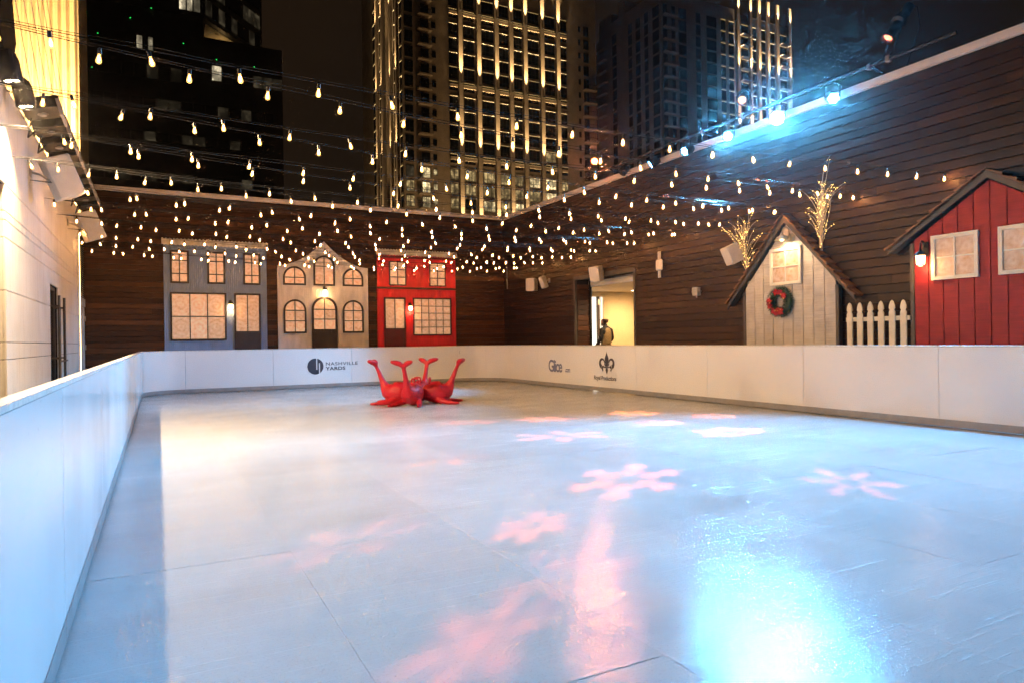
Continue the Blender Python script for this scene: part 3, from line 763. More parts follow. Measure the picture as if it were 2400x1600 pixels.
d_ = rect_window(1.77, 2.42, 1.42, 2.45, 2, 1, fb, M['frame_dark'], M['pane'], name='door')
MB().box(1.77, 2.42, FF - 0.028, FF - 0.001, GZ, 1.4195).build('door_panel', M['door_dark'], d_)
MB().box(1.83, 2.36, FF - 0.034, FF - 0.0285, 0.4, 1.36).build('door_inset', M['door_dark'], d_)
sconce(1.68, 2.10, 'glowing sconce between window and door of the blue shopfront')
# grey gable
fgz = thing('grey_shopfront', 'pale grey corrugated shopfront with curved pointed gable and arched windows', 'facade', (4.09, FY, GZ))
gx0, gx1, gpk = 2.86, 5.32, 4.10
def gtop(x):
    u = abs(x - gpk) / (gpk - gx0 if x < gpk else gx1 - gpk); u = min(1, u)
    return 3.23 + 0.70 * (1 - u) ** 1.9
corrugated(gtop, gx0, gx1, GZ, M['sheet_grey'], fgz, 'corrugated_sheet')
for a, b in ((3.00, 3.60), (4.60, 5.18)): arch_window(a, b, 2.70, 3.21, 2, fgz, M['frame_dark'], M['pane'])
arch_window(3.80, 4.385, 2.70, 3.53, 2, fgz, M['frame_dark'], M['pane'])
for a, b in ((3.00, 3.60), (4.59, 5.18)): arch_window(a, b, 1.40, 2.315, 3, fgz, M['frame_dark'], M['pane'])
d_ = arch_window(3.74, 4.44, 1.45, 2.40, 3, fgz, M['frame_dark'], M['pane'], name='door', fw=0.06)
MB().box(3.74, 4.44, FF - 0.028, FF - 0.001, GZ, 1.4495).build('door_panel', M['door_dark'], d_)
MB().box(3.80, 4.38, FF - 0.034, FF - 0.0285, 0.4, 1.38).build('door_inset', M['door_dark'], d_)
sconce(4.09, 2.52, 'glowing sconce above the arched door of the grey gabled shopfront')
# red
fr_ = thing('red_shopfront', 'bright red corrugated shopfront with twenty-five-pane window and tin eave', 'facade', (6.8, FY, GZ))
corrugated(lambda x: 3.64, 5.59, 8.02, GZ, M['sheet_red'], fr_, 'corrugated_sheet')
tin_eave(5.56, 8.05, 3.63, 3.80, fr_)
MB().box(5.58, 8.03, FF - 0.03, FF - 0.002, 3.56, 3.60).build('cornice', M['frame_maroon'], fr_)
MB().box(5.58, 8.03, FF - 0.03, FF - 0.002, 2.66, 2.71).build('band', M['frame_maroon'], fr_)
for a, b in ((5.94, 6.45), (7.17, 7.685)): rect_window(a, b, 2.76, 3.46, 2, 3, fr_, M['frame_maroon'], M['pane'], fw=0.03)
rect_window(6.65, 7.85, 1.31, 2.41, 5, 5, fr_, M['frame_maroon'], M['pane'], fw=0.035, bw=0.018)
d_ = rect_window(5.775, 6.42, 1.48, 2.41, 2, 1, fr_, M['frame_maroon'], M['pane'], name='door')
MB().box(5.775, 6.42, FF - 0.028, FF - 0.001, GZ, 1.4795).build('door_panel', M['door_maroon'], d_)
MB().box(5.84, 6.355, FF - 0.034, FF - 0.0285, 0.4, 1.42).build('door_inset', M['door_maroon'], d_)
sconce(6.545, 2.10, 'glowing sconce between door and window of the red shopfront')

# ================================================================== cabins on the side wall
def cabin(name, label, yc, half, zpk, slope, over, xf, nb, wallm, shm, shl):
    root = thing(name, label, 'cabin', (xf, yc, GZ))
    xo = xf - 0.07                              # fascia plane
    th = 0.082 * math.sqrt(1 + slope * slope)    # vertical depth of the fascia
    line = lambda y: zpk - 0.02 - th - slope * abs(y - yc)
    w = 2 * half / nb
    for i in range(nb):
        a, b = yc - half + w * i + 0.0055, yc - half + w * (i + 1) - 0.0055
        poly = [(a, GZ), (b, GZ), (b, line(b))] + ([(yc, line(yc))] if a < yc < b else []) + [(a, line(a))]
        MB().prism(poly, lambda q, r: (xf, q, r), (0.018, 0, 0)).build('siding_board', wallm, root)
    poly = [(yc - half, GZ), (yc + half, GZ), (yc + half, line(yc + half)), (yc, line(yc)), (yc - half, line(yc - half))]
    MB().prism(poly, lambda q, r: (xf + 0.020, q, r), (0.02, 0, 0)).build('backing', M['dark'], root)
    for s in (-1, 1):
        e = yc + s * half
        MB().box(xf - 0.012, xf + 0.06, min(e, e + s * 0.055), max(e, e + s * 0.055), GZ, line(e + s * 0.06)).build('corner_trim', M['trim_taupe'], root)
        MB().box(xf + 0.061, XR - 0.03, min(e, e + s * 0.03), max(e, e + s * 0.03), GZ, line(e + s * 0.03)).build('side_wall', M['trim_taupe'], root)
        # fascia board + soffit deck
        ye = yc + s * over
        zt = lambda y: zpk - slope * abs(y - yc)
        poly = [(yc, zt(yc)), (ye, zt(ye)), (ye + s * 0.03, zt(ye) - th * 0.75), (yc, zt(yc) - th)]
        MB().prism(poly, lambda q, r: (xo, q, r), (0.035, 0, 0)).build('fascia', M['trim_taupe'], root)
        poly2 = [(yc, zt(yc) - 0.002), (ye, zt(ye) - 0.002), (ye, zt(ye) - 0.04), (yc, zt(yc) - 0.045)]
        deck = MB().prism(poly2, lambda q, r: (xo + 0.036, q, r), (XR - 0.03 - xo - 0.036, 0, 0)).build('roof_deck', M['trim_taupe'], root)
        L = over * math.sqrt(1 + slope * slope); ncourse = int(round(L / shl)); cl = L / ncourse
        ang = math.atan(slope)
        for c in range(ncourse):
            nsh = 4; wx = (XR - 0.04 - (xo - 0.045)) / nsh
            for k in range(nsh):
                l0 = c * cl - 0.02; l1 = (c + 1) * cl + 0.025
                # thin at the top, thick butt end lying over the course below
                h0, h1 = 0.006, 0.042
                pts = []
                for (l, hh) in ((l0, h0), (l1, h1)):
                    for q in (0.002, hh):
                        y = yc + s * (l * math.cos(ang) + (q + (0.012 if l == l1 else 0)) * math.sin(ang)); z = zpk - l * math.sin(ang) + (q + (0.012 if l == l1 else 0)) * math.cos(ang)
                        pts.append((y, z))
                x0 = xo - 0.045 + wx * k + 0.002 + (random.uniform(-.012, .0) if k == 0 else 0); x1 = xo - 0.045 + wx * (k + 1) - 0.002
                MB().prism([pts[0], pts[2], pts[3], pts[1]], lambda q, r: (x0, q, r), (x1 - x0, 0, 0)).build('shingle', M['shingle'], root)
    # ridge board
    MB().prism([(yc - 0.045, zpk - 0.045 * slope + 0.012), (yc, zpk + 0.03), (yc + 0.045, zpk - 0.045 * slope + 0.012), (yc, zpk + 0.012)], lambda q, r: (xo - 0.03, q, r), (XR - 0.035 - xo + 0.03, 0, 0)).build('ridge_cap', M['trim_taupe'], root)
    return root
def cabin_window(root, xf, ya, yb, z0, z1, fw=0.05, bw=0.018):
    P = lambda x: (lambda a, b: (x, a, b))
    fr = MB().ring(rect(ya, yb, z0, z1), rect(ya + fw, yb - fw, z0 + fw, z1 - fw), P(xf - 0.035), (0.034, 0, 0)).build('window', M['white_paint'], root)
    yc, zc = (ya + yb) / 2, (z0 + z1) / 2
    for (a0, a1) in ((ya + fw, yc - bw / 2), (yc + bw / 2, yb - fw)):
        for (b0, b1) in ((z0 + fw, zc - bw / 2), (zc + bw / 2, z1 - fw)):
            MB().box(xf - 0.009, xf - 0.002, a0 + .0005, a1 - .0005, b0 + .0005, b1 - .0005).build('pane', M['pane_cabin'], fr, loc=(xf - 0.005, (a0 + a1) / 2 + random.uniform(-.03, .03), (b0 + b1) / 2 + random.uniform(-.03, .03)))
    MB().box(xf - 0.024, xf - 0.001, yc - bw / 2, yc + bw / 2, z0 + fw, z1 - fw).box(xf - 0.023, xf - 0.0015, ya + fw, yc - bw / 2 - .0004, zc - bw / 2, zc + bw / 2).box(xf - 0.023, xf - 0.0015, yc + bw / 2 + .0004, yb - fw, zc - bw / 2, zc + bw / 2).build('glazing_bars', M['white_paint'], fr)
XG, XD = 9.56, 9.545
kg, kd = XG / 9.25, XD / 9.20
zg = lambda z: EYE + (z - EYE) * kg
zd = lambda z: EYE + (z - EYE) * kd
cg = cabin('grey_cabin', 'small pale grey plank cabin with steep shingled gable and one white window', 7.92 * kg, 0.905 * kg, zg(3.13), 1.115, 1.255 * kg, XG, 9, M['siding_grey'], M['shingle'], 0.17)
cabin_window(cg, XG, 7.63 * kg, 8.26 * kg, zg(1.99), zg(2.60))
cr = cabin('red_cabin', 'deep red plank cabin with shingled gable at the right edge of the picture', 4.79 * kd, 0.965 * kd, zd(3.16), 0.655, 1.29 * kd, XD, 10, M['siding_red'], M['shingle'], 0.21)
cabin_window(cr, XD, 4.92 * kd, 5.51 * kd, zd(1.85), zd(2.44)); cabin_window(cr, XD, 4.10 * kd, 4.69 * kd, zd(1.85), zd(2.44))

# gooseneck barn lamp on the grey cabin
gl = thing('gooseneck_lamp', 'galvanised gooseneck barn lamp lit under the gable of the grey cabin', 'wall lamp', (XG, 8.115, 2.78))
Rx = Matrix.Rotation(R(90), 4, 'Y')
MB().lathe([(0.075, 0), (0.075, 0.012), (0.05, 0.03)], 18, Matrix.Rotation(R(-90), 4, 'Y'), (XG - 0.001, 8.085, 2.80)).build('wall_plate', M['chrome_green'], gl, smooth=True)
MB().tube([(XG - 0.02, 8.085, 2.80)] + [(XG - 0.10 - 0.075 * math.cos(R(a)) + 0.0, 8.095, 2.90 + 0.075 * math.sin(R(a)) + 0.02) for a in (200, 0)][:0] + [(XG - 0.05, 8.090, 2.86), (XG - 0.06, 8.095, 2.94), (XG - 0.11, 8.100, 2.98), (XG - 0.17, 8.105, 2.96), (XG - 0.20, 8.110, 2.90), (XG - 0.20, 8.115, 2.85)], 0.011, 10).build('arm', M['chrome_green'], gl, smooth=True)
MB().lathe([(0.022, 0.10), (0.028, 0.055), (0.085, 0.030), (0.115, -0.02), (0.130, -0.03), (0.126, -0.032), (0.108, -0.018), (0.078, 0.022), (0.02, 0.045)], 22, c=(XG - 0.20, 8.115, 2.78)).build('shade', M['chrome_green'], gl, smooth=True)
MB().lathe([(0.012, 0.04), (0.030, 0.012), (0.034, -0.012), (0.018, -0.036)], 12, c=(XG - 0.20, 8.115, 2.775)).build('bulb', M['sconce'], gl, smooth=True)
lamp('barn_light', 'SPOT', (XG - 0.20, 8.115, 2.735), 30, (1.0, 0.72, 0.38), gl, (0.45, 0, -1), spot_size=R(150), spot_blend=0.6, shadow_soft_size=0.04)

# lantern on the red cabin
ln = thing('wall_lantern', 'black wall lantern glowing beside the window of the red cabin', 'wall lamp', (XD, 5.80, 2.12))
lx, lyy, lz = XD - 0.13, 5.80, 2.16
MB().box(XD - 0.025, XD - 0.001, 5.755, 5.845, 2.22, 2.42).build('back_plate', M['black'], ln, bevel=0.006)
MB().tube([(XD - 0.02, lyy, 2.33), (XD - 0.06, lyy, 2.42), (XD - 0.11, lyy, 2.43), (lx, lyy, 2.38), (lx, lyy, 2.30)], 0.011, 8).build('arm', M['black'], ln, smooth=True)
MB().lathe([(0.012, 0.155), (0.02, 0.13), (0.055, 0.105), (0.082, 0.075), (0.082, 0.066)], 6, c=(lx, lyy, lz)).build('roof', M['black'], ln)
MB().lathe([(0.058, 0.064), (0.050, -0.058)], 6, c=(lx, lyy, lz)).build('glass', M['sconce'], ln)
m = MB()
for k in range(6):
    a = PI / 3 * k; m.tube([(lx + 0.062 * math.cos(a), lyy + 0.062 * math.sin(a), lz + 0.066), (lx + 0.055 * math.cos(a), lyy + 0.055 * math.sin(a), lz - 0.06)], 0.005, 5)
m.lathe([(0.060, -0.060), (0.064, -0.07), (0.03, -0.082)], 6, c=(lx, lyy, lz)); m.build('cage', M['black'], ln)
lamp('lantern_light', 'POINT', (lx - 0.0, lyy, lz - 0.10), 7, (1.0, 0.55, 0.2), ln, shadow_soft_size=0.04)

# wreath
wx, wy, wz = XG - 0.05, 8.28, 1.72
wr_ = thing('christmas_wreath', 'green wreath with red poinsettias hanging on the grey cabin', 'wreath', (wx, wy, wz))
m = MB()
for k in range(1500):
    a = random.uniform(0, 2 * PI); b = random.uniform(0, 2 * PI); rr = 0.075 * math.sqrt(random.uniform(0.2, 1))
    c = Vector((wx + 0.0 - 0.03 + rr * 0.75 * math.sin(b), wy + (0.185 + rr * math.cos(b)) * math.cos(a), wz + (0.185 + rr * math.cos(b)) * math.sin(a)))
    dv = Vector((math.sin(b) * 0.8 + random.uniform(-.5, .5) - 0.25, math.cos(a) * math.cos(b) + random.uniform(-.6, .6), math.sin(a) * math.cos(b) + random.uniform(-.6, .6))).normalized() * random.uniform(0.03, 0.062)
    sd = dv.cross(Vector((random.random(), random.random(), random.random()))).normalized() * 0.0045
    m.add([c - sd, c + sd, c + dv], [(0, 1, 2)])
fo = m.build('needles', M['leaf'], wr_); fo['kind'] = 'stuff'
MB().tube([(wx - 0.015, wy + 0.185 * math.cos(2 * PI * k / 24), wz + 0.185 * math.sin(2 * PI * k / 24)) for k in range(25)], 0.045, 8, False).build('hoop', M['leaf'], wr_)
for (a, sc) in ((100, 1.0), (70, 0.9), (175, 1.15), (200, 0.9), (35, 1.0), (265, 1.1), (295, 1.1), (240, 0.9)):
    # angle measured as seen: y axis runs to the left of the picture
    fc = Vector((wx - 0.095, wy - 0.175 * math.cos(R(a)), wz + 0.175 * math.sin(R(a))))
    m = MB()
    for k in range(7):
        q = 2 * PI * k / 7 + random.random() * 0.3; L = 0.075 * sc * random.uniform(0.8, 1.1)
        d0 = Vector((-0.25 + random.uniform(-.15, .25), math.cos(q), math.sin(q))).normalized(); sd = d0.cross(Vector((1, 0, 0))).normalized() * 0.021 * sc
        p0 = fc; p1 = fc + d0 * L * 0.5 + Vector((-0.008, 0, 0)); p2 = fc + d0 * L + Vector((0.006, 0, 0))
        m.add([p0, p1 - sd, p2, p1 + sd], [(0, 1, 2), (0, 2, 3)])
    m.build('poinsettia', M['petal'], wr_)
for a in (20, 55, 255, 275, 300, 185):
    fc = (wx - 0.11, wy - 0.15 * math.cos(R(a)), wz + 0.15 * math.sin(R(a)))
    MB().lathe([(0.003, -0.013), (0.013, 0), (0.003, 0.013)], 8, c=fc).build('berry', M['gold'], wr_, smooth=True)

# picket fence
pf = thing('picket_fence', 'cream picket fence of six pointed pickets between the two cabins', 'fence', (9.25, 6.36, GZ))
for k in range(6):
    y = (6.775 - 0.1665 * k) * kg; w = 0.046; zt = zg(1.625) + random.uniform(-.006, .006)
    poly = [(y - w, GZ), (y + w, GZ), (y + w, zt - 0.175), (y + w - 0.014, zt - 0.155), (y + w - 0.014, zt - 0.14), (y + w, zt - 0.12), (y + w * 0.86, zt - 0.07), (y + w * 0.45, zt - 0.02), (y, zt),
            (y - w * 0.45, zt - 0.02), (y - w * 0.86, zt - 0.07), (y - w, zt - 0.12), (y - w + 0.014, zt - 0.14), (y - w + 0.014, zt - 0.155), (y - w, zt - 0.175)]
    MB().prism(poly, lambda q, r: (9.54, q, r), (0.018, 0, 0)).build('picket', M['fence_paint'], pf)
for z in (0.45, 1.345): MB().box(9.5595, 9.59, 6.06, 7.08, z, z + 0.065).build('rail', M['fence_paint'], pf)

# twig lights
def twigs(name, label, base, top, n, spread, curl, seed, droop=0.0):
    rg = random.Random(seed); root = thing(name, label, 'twig lights', base)
    b, tpt = Vector(base), Vector(top); ax = tpt - b
    MB().tube([b + ax * f + Vector((0, 0.006 * math.sin(9 * f), 0)) for f in (0, .2, .4, .6, .8, 1)], [0.034, 0.030, 0.024, 0.018, 0.012, 0.006], 8).build('stem', M['birch'], root, smooth=True)
    m = MB(); lights = MB()
    for k in range(n):
        f0 = rg.uniform(0.22, 0.8); p = b + ax * f0; a = rg.uniform(0, 2 * PI)
        d = (ax.normalized() * rg.uniform(0.6, 1.2) + Vector((0.45 * math.cos(a), math.sin(a), 0)) * spread * rg.uniform(0.2, 1)).normalized()
        L = rg.uniform(0.25, 0.55) * ax.length; path = [p]; ns = 9; bend = Vector((0.4 * rg.uniform(-1, 1), rg.uniform(-1, 1), rg.uniform(-1.0, 0.3))) * curl
        for s in range(ns):
            d = (d + bend * (0.16 * (s / ns)) ).normalized(); p = p + d * (L / ns)
            p.x = min(p.x, XR - 0.04); path.append(p.copy())
            if s > 0 and rg.random() < 0.42:
                r_ = 0.0052; c = p + Vector((rg.uniform(-.008, .008), rg.uniform(-.008, .008), rg.uniform(-.008, .008)))
                lights.add([c + Vector(q) * r_ for q in ((1, 0, 0), (-1, 0, 0), (0, 1, 0), (0, -1, 0), (0, 0, 1), (0, 0, -1))], [(0, 2, 4), (2, 1, 4), (1, 3, 4), (3, 0, 4), (2, 0, 5), (1, 2, 5), (3, 1, 5), (0, 3, 5)])
        m.tube(path, [0.0075 * (1 - 0.75 * i / ns) for i in range(ns + 1)], 5)
    for k in range(12):
        p = b + ax * rg.uniform(0.15, 0.95); c = p + Vector((-0.025, rg.uniform(-.025, .025), 0))
        lights.add([c + Vector(q) * 0.0062 for q in ((1, 0, 0), (-1, 0, 0), (0, 1, 0), (0, -1, 0), (0, 0, 1), (0, 0, -1))], [(0, 2, 4), (2, 1, 4), (1, 3, 4), (3, 0, 4), (2, 0, 5), (1, 2, 5), (3, 1, 5), (0, 3, 5)])
    tw = m.build('twigs', M['birch'], root); tw['kind'] = 'stuff'
    li = lights.build('fairy_lights', M['fairy'], root); li['kind'] = 'stuff'
    return root
twigs('lit_twig_tree', 'bushy bundle of lit birch twigs behind the left eave of the grey cabin', (9.63, 9.08, 1.95), (9.61, 9.25, 3.18), 46, 0.75, 1.6, 3)
twigs('lit_twig_tree', 'tall upright lit birch twigs rising behind the right slope of the grey cabin', (9.63, 7.57, 2.25), (9.63, 7.54, 3.65), 46, 0.42, 1.5, 5)

# ================================================================== small things on the side wall
def speaker(label, c, size, yaw, tilt, wallx, side):
    s = thing('wall_speaker', label, 'speaker', c)
    Mr = Matrix.Rotation(yaw, 3, 'Z') @ Matrix.Rotation(tilt, 3, 'Y')
    d, w, h = size
    # tapered cabinet: front (local -x) wider than the back
    v = []
    for (x, k) in ((-d / 2, 1.0), (d / 2, 0.72)):
        for (y, z) in ((-w / 2, -h / 2), (w / 2, -h / 2), (w / 2, h / 2), (-w / 2, h / 2)): v.append(Mr @ Vector((x, y * k, z)) + Vector(c))
    MB().add(v, [(0, 3, 2, 1), (4, 5, 6, 7), (0, 1, 5, 4), (2, 3, 7, 6), (1, 2, 6, 5), (0, 4, 7, 3)]).build('cabinet', M['white_box'], s, bevel=0.012)
    MB().cbox(Mr @ Vector((-d / 2 - 0.004, 0, 0)) + Vector(c), (0.007, w * 0.9, h * 0.94), Mr.to_4x4()).build('grille', M['white_box'], s)
    b = Mr @ Vector((d / 2, 0, 0)) + Vector(c); e = Vector((wallx, c[1] + 0.02, c[2] + 0.05))
    MB().tube([b, (b + e) / 2 + Vector((0, 0, 0.02)), e], 0.014, 8).build('bracket', M['grey_box'], s)
    MB().cbox(e, (0.02, 0.08, 0.12)).build('mount_plate', M['grey_box'], s)
    return s
speaker('upright white wall speaker nearest the corner of the timber walls', (9.5, 17.03, 2.70), (0.24, 0.30, 0.36), R(28), R(0), XR - 0.035, 1)
speaker('narrow tilted white wall speaker second from the corner', (9.48, 16.33, 2.72), (0.16, 0.16, 0.33), R(10), R(-22), XR - 0.035, 1)
speaker('white wall speaker mounted directly above the lit doorway', (9.48, 13.76, 2.71), (0.24, 0.30, 0.37), R(18), R(-12), XR - 0.035, 1)
speaker('large tilted white speaker beside the lit twigs left of the grey cabin', (9.42, 9.29, 2.66), (0.26, 0.27, 0.34), R(-18), R(-24), XR - 0.035, 1)
ap = thing('wireless_access_point', 'rounded white antenna box with three vertical rods on the timber wall', 'antenna', (XR - 0.05, 11.63, 2.71))
MB().box(XR - 0.085, XR - 0.035, 11.52, 11.74, 2.59, 2.83).build('housing', M['white_box'], ap, bevel=0.03)
for k in (-1, 0, 1):
    for z0, z1 in ((2.835, 3.0), (2.43, 2.585)): MB().tube([(XR - 0.06, 11.625 + k * 0.035, z0), (XR - 0.06, 11.625 + k * 0.035, z1)], 0.011, 8).build('rod', M['white_box'], ap)
for z in (2.62, 2.68, 2.76): MB().lathe([(0.012, -0.02), (0.016, 0), (0.012, 0.02)], 8, c=(XR - 0.05, 11.48, z)).build('connector', M['black'], ap)
jb = thing('junction_box', 'grey junction box with clamps between access point and grey cabin', 'box', (XR - 0.06, 10.47, 2.05))
MB().box(XR - 0.13, XR - 0.035, 10.39, 10.55, 1.97, 2.14).build('box', M['grey_box'], jb, bevel=0.008)
MB().box(XR - 0.136, XR - 0.1305, 10.40, 10.465, 1.98, 2.13).box(XR - 0.136, XR - 0.1305, 10.475, 10.54, 1.98, 2.13).build('cover', M['grey_box'], jb)
for s in (10.37, 10.57): MB().lathe([(0.02, -0.025), (0.026, 0), (0.02, 0.025)], 8, Matrix.Rotation(R(90), 4, 'X'), (XR - 0.08, s, 2.055)).build('gland', M['steel'], jb)
MB().tube([(XR - 0.08, 10.47, 1.97), (XR - 0.08, 10.47, 1.93)], 0.012, 8).build('stub', M['grey_box'], jb)

# ================================================================== lighting pipe above the side wall
pipe = thing('lighting_pipe', 'black steel lighting pipe running along the top of the right timber wall', 'pipe', (9.45, 9, 5.13))
MB().tube([(9.45, 5.30, 5.13), (9.45, 14.2, 5.13)], 0.024, 10).build('tube', M['black'], pipe, smooth=True)
MB().lathe([(0.032, -0.05), (0.032, 0.0)], 10, Matrix.Rotation(R(90), 4, 'X'), (9.45, 5.30, 5.13)).build('end_cap', M['black'], pipe)
for y in (6.55, 10.05, 13.2):
    MB().tube([(9.45, y, 5.13), (9.66, y - 0.05, 5.06), (9.8, y - 0.05, 5.02)], 0.020, 8).build('outrigger', M['black'], pipe)
    MB().cbox((9.45, y, 5.12), (0.07, 0.06, 0.09)).build('clamp', M['steel'], pipe, bevel=0.01)
BLUE = (0.11, 0.53, 1.0)
def par_can(name, label, y, z, d, ledm, power, color, size=0.095, cone=60, group='LED par cans on the pipe', blend=0.6, hexa=True):
    c = Vector((9.45, y, z)); d = Vector(d).normalized(); Mr = aim(d)
    s = thing(name, label, 'stage light', c, group=group)
    # local -Z is the beam; cylinder along z, body open at the front
    MB().lathe([(size * 0.75, 0.15), (size, 0.09), (size, -0.075), (size * 0.90, -0.075), (size * 0.90, -0.055)], 18, Mr, c).build('housing', M['black'], s, smooth=True)
    led = MB()
    if hexa:
        for k in range(7):
            rr = 0 if k == 0 else size * 0.56; a = k * PI / 3
            led.lathe([(size * 0.27, -0.060), (size * 0.25, -0.064)], 10, Mr @ Matrix.Translation((rr * math.cos(a), rr * math.sin(a), 0)), c)
    else: led.lathe([(size * 0.88, -0.060), (size * 0.8, -0.064)], 16, Mr, c)
    led.build('led_face', ledm, s)
    top = Vector((9.45, y, 5.13)) if z < 5.13 else Vector((9.45, y, 5.13))
    perp = d.cross(Vector((0, 0, 1))).normalized()
    for sg in (-1, 1):
        MB().tube([c + perp * sg * (size + 0.012), c + perp * sg * (size + 0.012) + (top - c) * 0.7, top], 0.009, 6).build('yoke_arm', M['black'], s)
    MB().cbox(top, (0.06, 0.05, 0.07)).build('clamp', M['black'], s)
    if power: lamp('beam', 'SPOT', c + d * 0.09, power, color, s, d, spot_size=R(cone), spot_blend=blend, shadow_soft_size=size * 0.8)
    return s
tgt = lambda y, z, p: Vector(p) - Vector((9.45, y, z))
par_can('par_light', 'fully lit blue par light glaring brightest on the pipe', 8.26, 4.87, tgt(8.26, 4.87, (1.0, 0.6, 0.2)), M['led_blue_hot'], 4600, BLUE, 0.12, 104, hexa=False)
par_can('par_light', 'blue par light nearest the camera end of the pipe', 7.18, 4.87, tgt(7.18, 4.87, (4.8, 0.6, 0)), M['led_blue'], 1400, BLUE, 0.10, 76)
par_can('par_light', 'blue par light just left of the brightest one', 9.38, 4.87, tgt(9.38, 4.87, (0.3, 4.0, 0)), M['led_blue'], 1900, BLUE, 0.10, 60)
par_can('par_light', 'blue par light half turned away with round LED cells visible', 10.51, 4.88, tgt(10.51, 4.88, (0.0, 10.5, 0.2)), M['led_blue'], 1700, BLUE, 0.10, 50)
par_can('par_light', 'blue par light seen edge-on farthest along the pipe', 11.56, 4.88, tgt(11.56, 4.88, (2.8, 15.6, 0.0)), M['led_blue'], 3000, BLUE, 0.10, 46)
par_can('par_light', 'unlit black par light hanging over the coping', 12.60, 4.95, (-0.6, 0.1, -0.7), M['black'], 0, BLUE, 0.10)
par_can('par_light', 'red glowing par light above the far end of the pipe', 13.76, 5.45, tgt(13.76, 5.45, (3.0, 2.5, 0.2)), M['led_red'], 800, (1.0, 0.30, 0.10), 0.085, 50, hexa=False)

# ---- gobo projectors throwing snowflakes
def snowflake(kind, n=6):
    """radial outline(s) of one flake, unit radius, list of closed loops"""
    out = []
    if kind == 0:      # fat six-armed star
        for k in range(n):
            a = k * 2 * PI / n
            for (rr, da) in ((0.93, -0.17), (1.0, -0.06), (1.0, 0.06), (0.93, 0.17), (0.60, 0.26), (0.26, PI / n), (0.60, 2 * PI / n - 0.26)): out.append((rr * math.cos(a + da), rr * math.sin(a + da)))
        return [out]
    loops = []; one = []
    for k in range(n):
        a = k * 2 * PI / n; ca, sa = math.cos(a), math.sin(a)
        P = lambda u, v: (u * ca - v * sa, u * sa + v * ca)
        if kind == 1:  # arms with side barbs, one outline
            one += [P(0.14, -0.06), P(0.45, -0.07), P(0.60, -0.25), P(0.70, -0.19), P(0.60, -0.06), P(1.0, -0.06), P(1.0, 0.06), P(0.60, 0.06), P(0.70, 0.19), P(0.60, 0.25), P(0.45, 0.07), P(0.14, 0.06)]
        elif kind == 4:  # six separate notched petals
            hf = [(0.28, 0.055), (0.38, 0.19), (0.50, 0.20), (0.49, 0.085), (0.62, 0.095), (0.74, 0.215), (0.86, 0.18), (0.80, 0.07)]
            loops.append([P(0.14, 0.0)] + [P(u, -v) for u, v in hf] + [P(1.0, 0.0)] + [P(u, v) for u, v in reversed(hf)])
        elif kind == 3:  # lacy: chevrons climbing each arm
            for u0 in (0.20, 0.42, 0.64):
                loops.append([P(u0, 0.0), P(u0 + 0.15, -0.16 * (0.5 + u0)), P(u0 + 0.21, -0.13 * (0.5 + u0)), P(u0 + 0.10, 0.0), P(u0 + 0.21, 0.13 * (0.5 + u0)), P(u0 + 0.15, 0.16 * (0.5 + u0))])
            loops.append([P(0.82, 0.0), P(0.90, -0.06), P(1.02, 0.0), P(0.90, 0.06)])
        else:          # separate petals
            loops.append([P(0.28, 0.0), P(0.45, -0.13), P(0.62, 0.0), P(0.45, 0.13)]); loops.append([P(0.68, 0), P(0.82, -0.15), P(1.0, 0), P(0.82, 0.15)])
            a2 = a + PI / n; loops.append([(u * math.cos(a2) - v * math.sin(a2), u * math.sin(a2) + v * math.cos(a2)) for u, v in ((0.50, 0), (0.64, -0.09), (0.78, 0), (0.64, 0.09))])
    return [one] if kind == 1 else loops
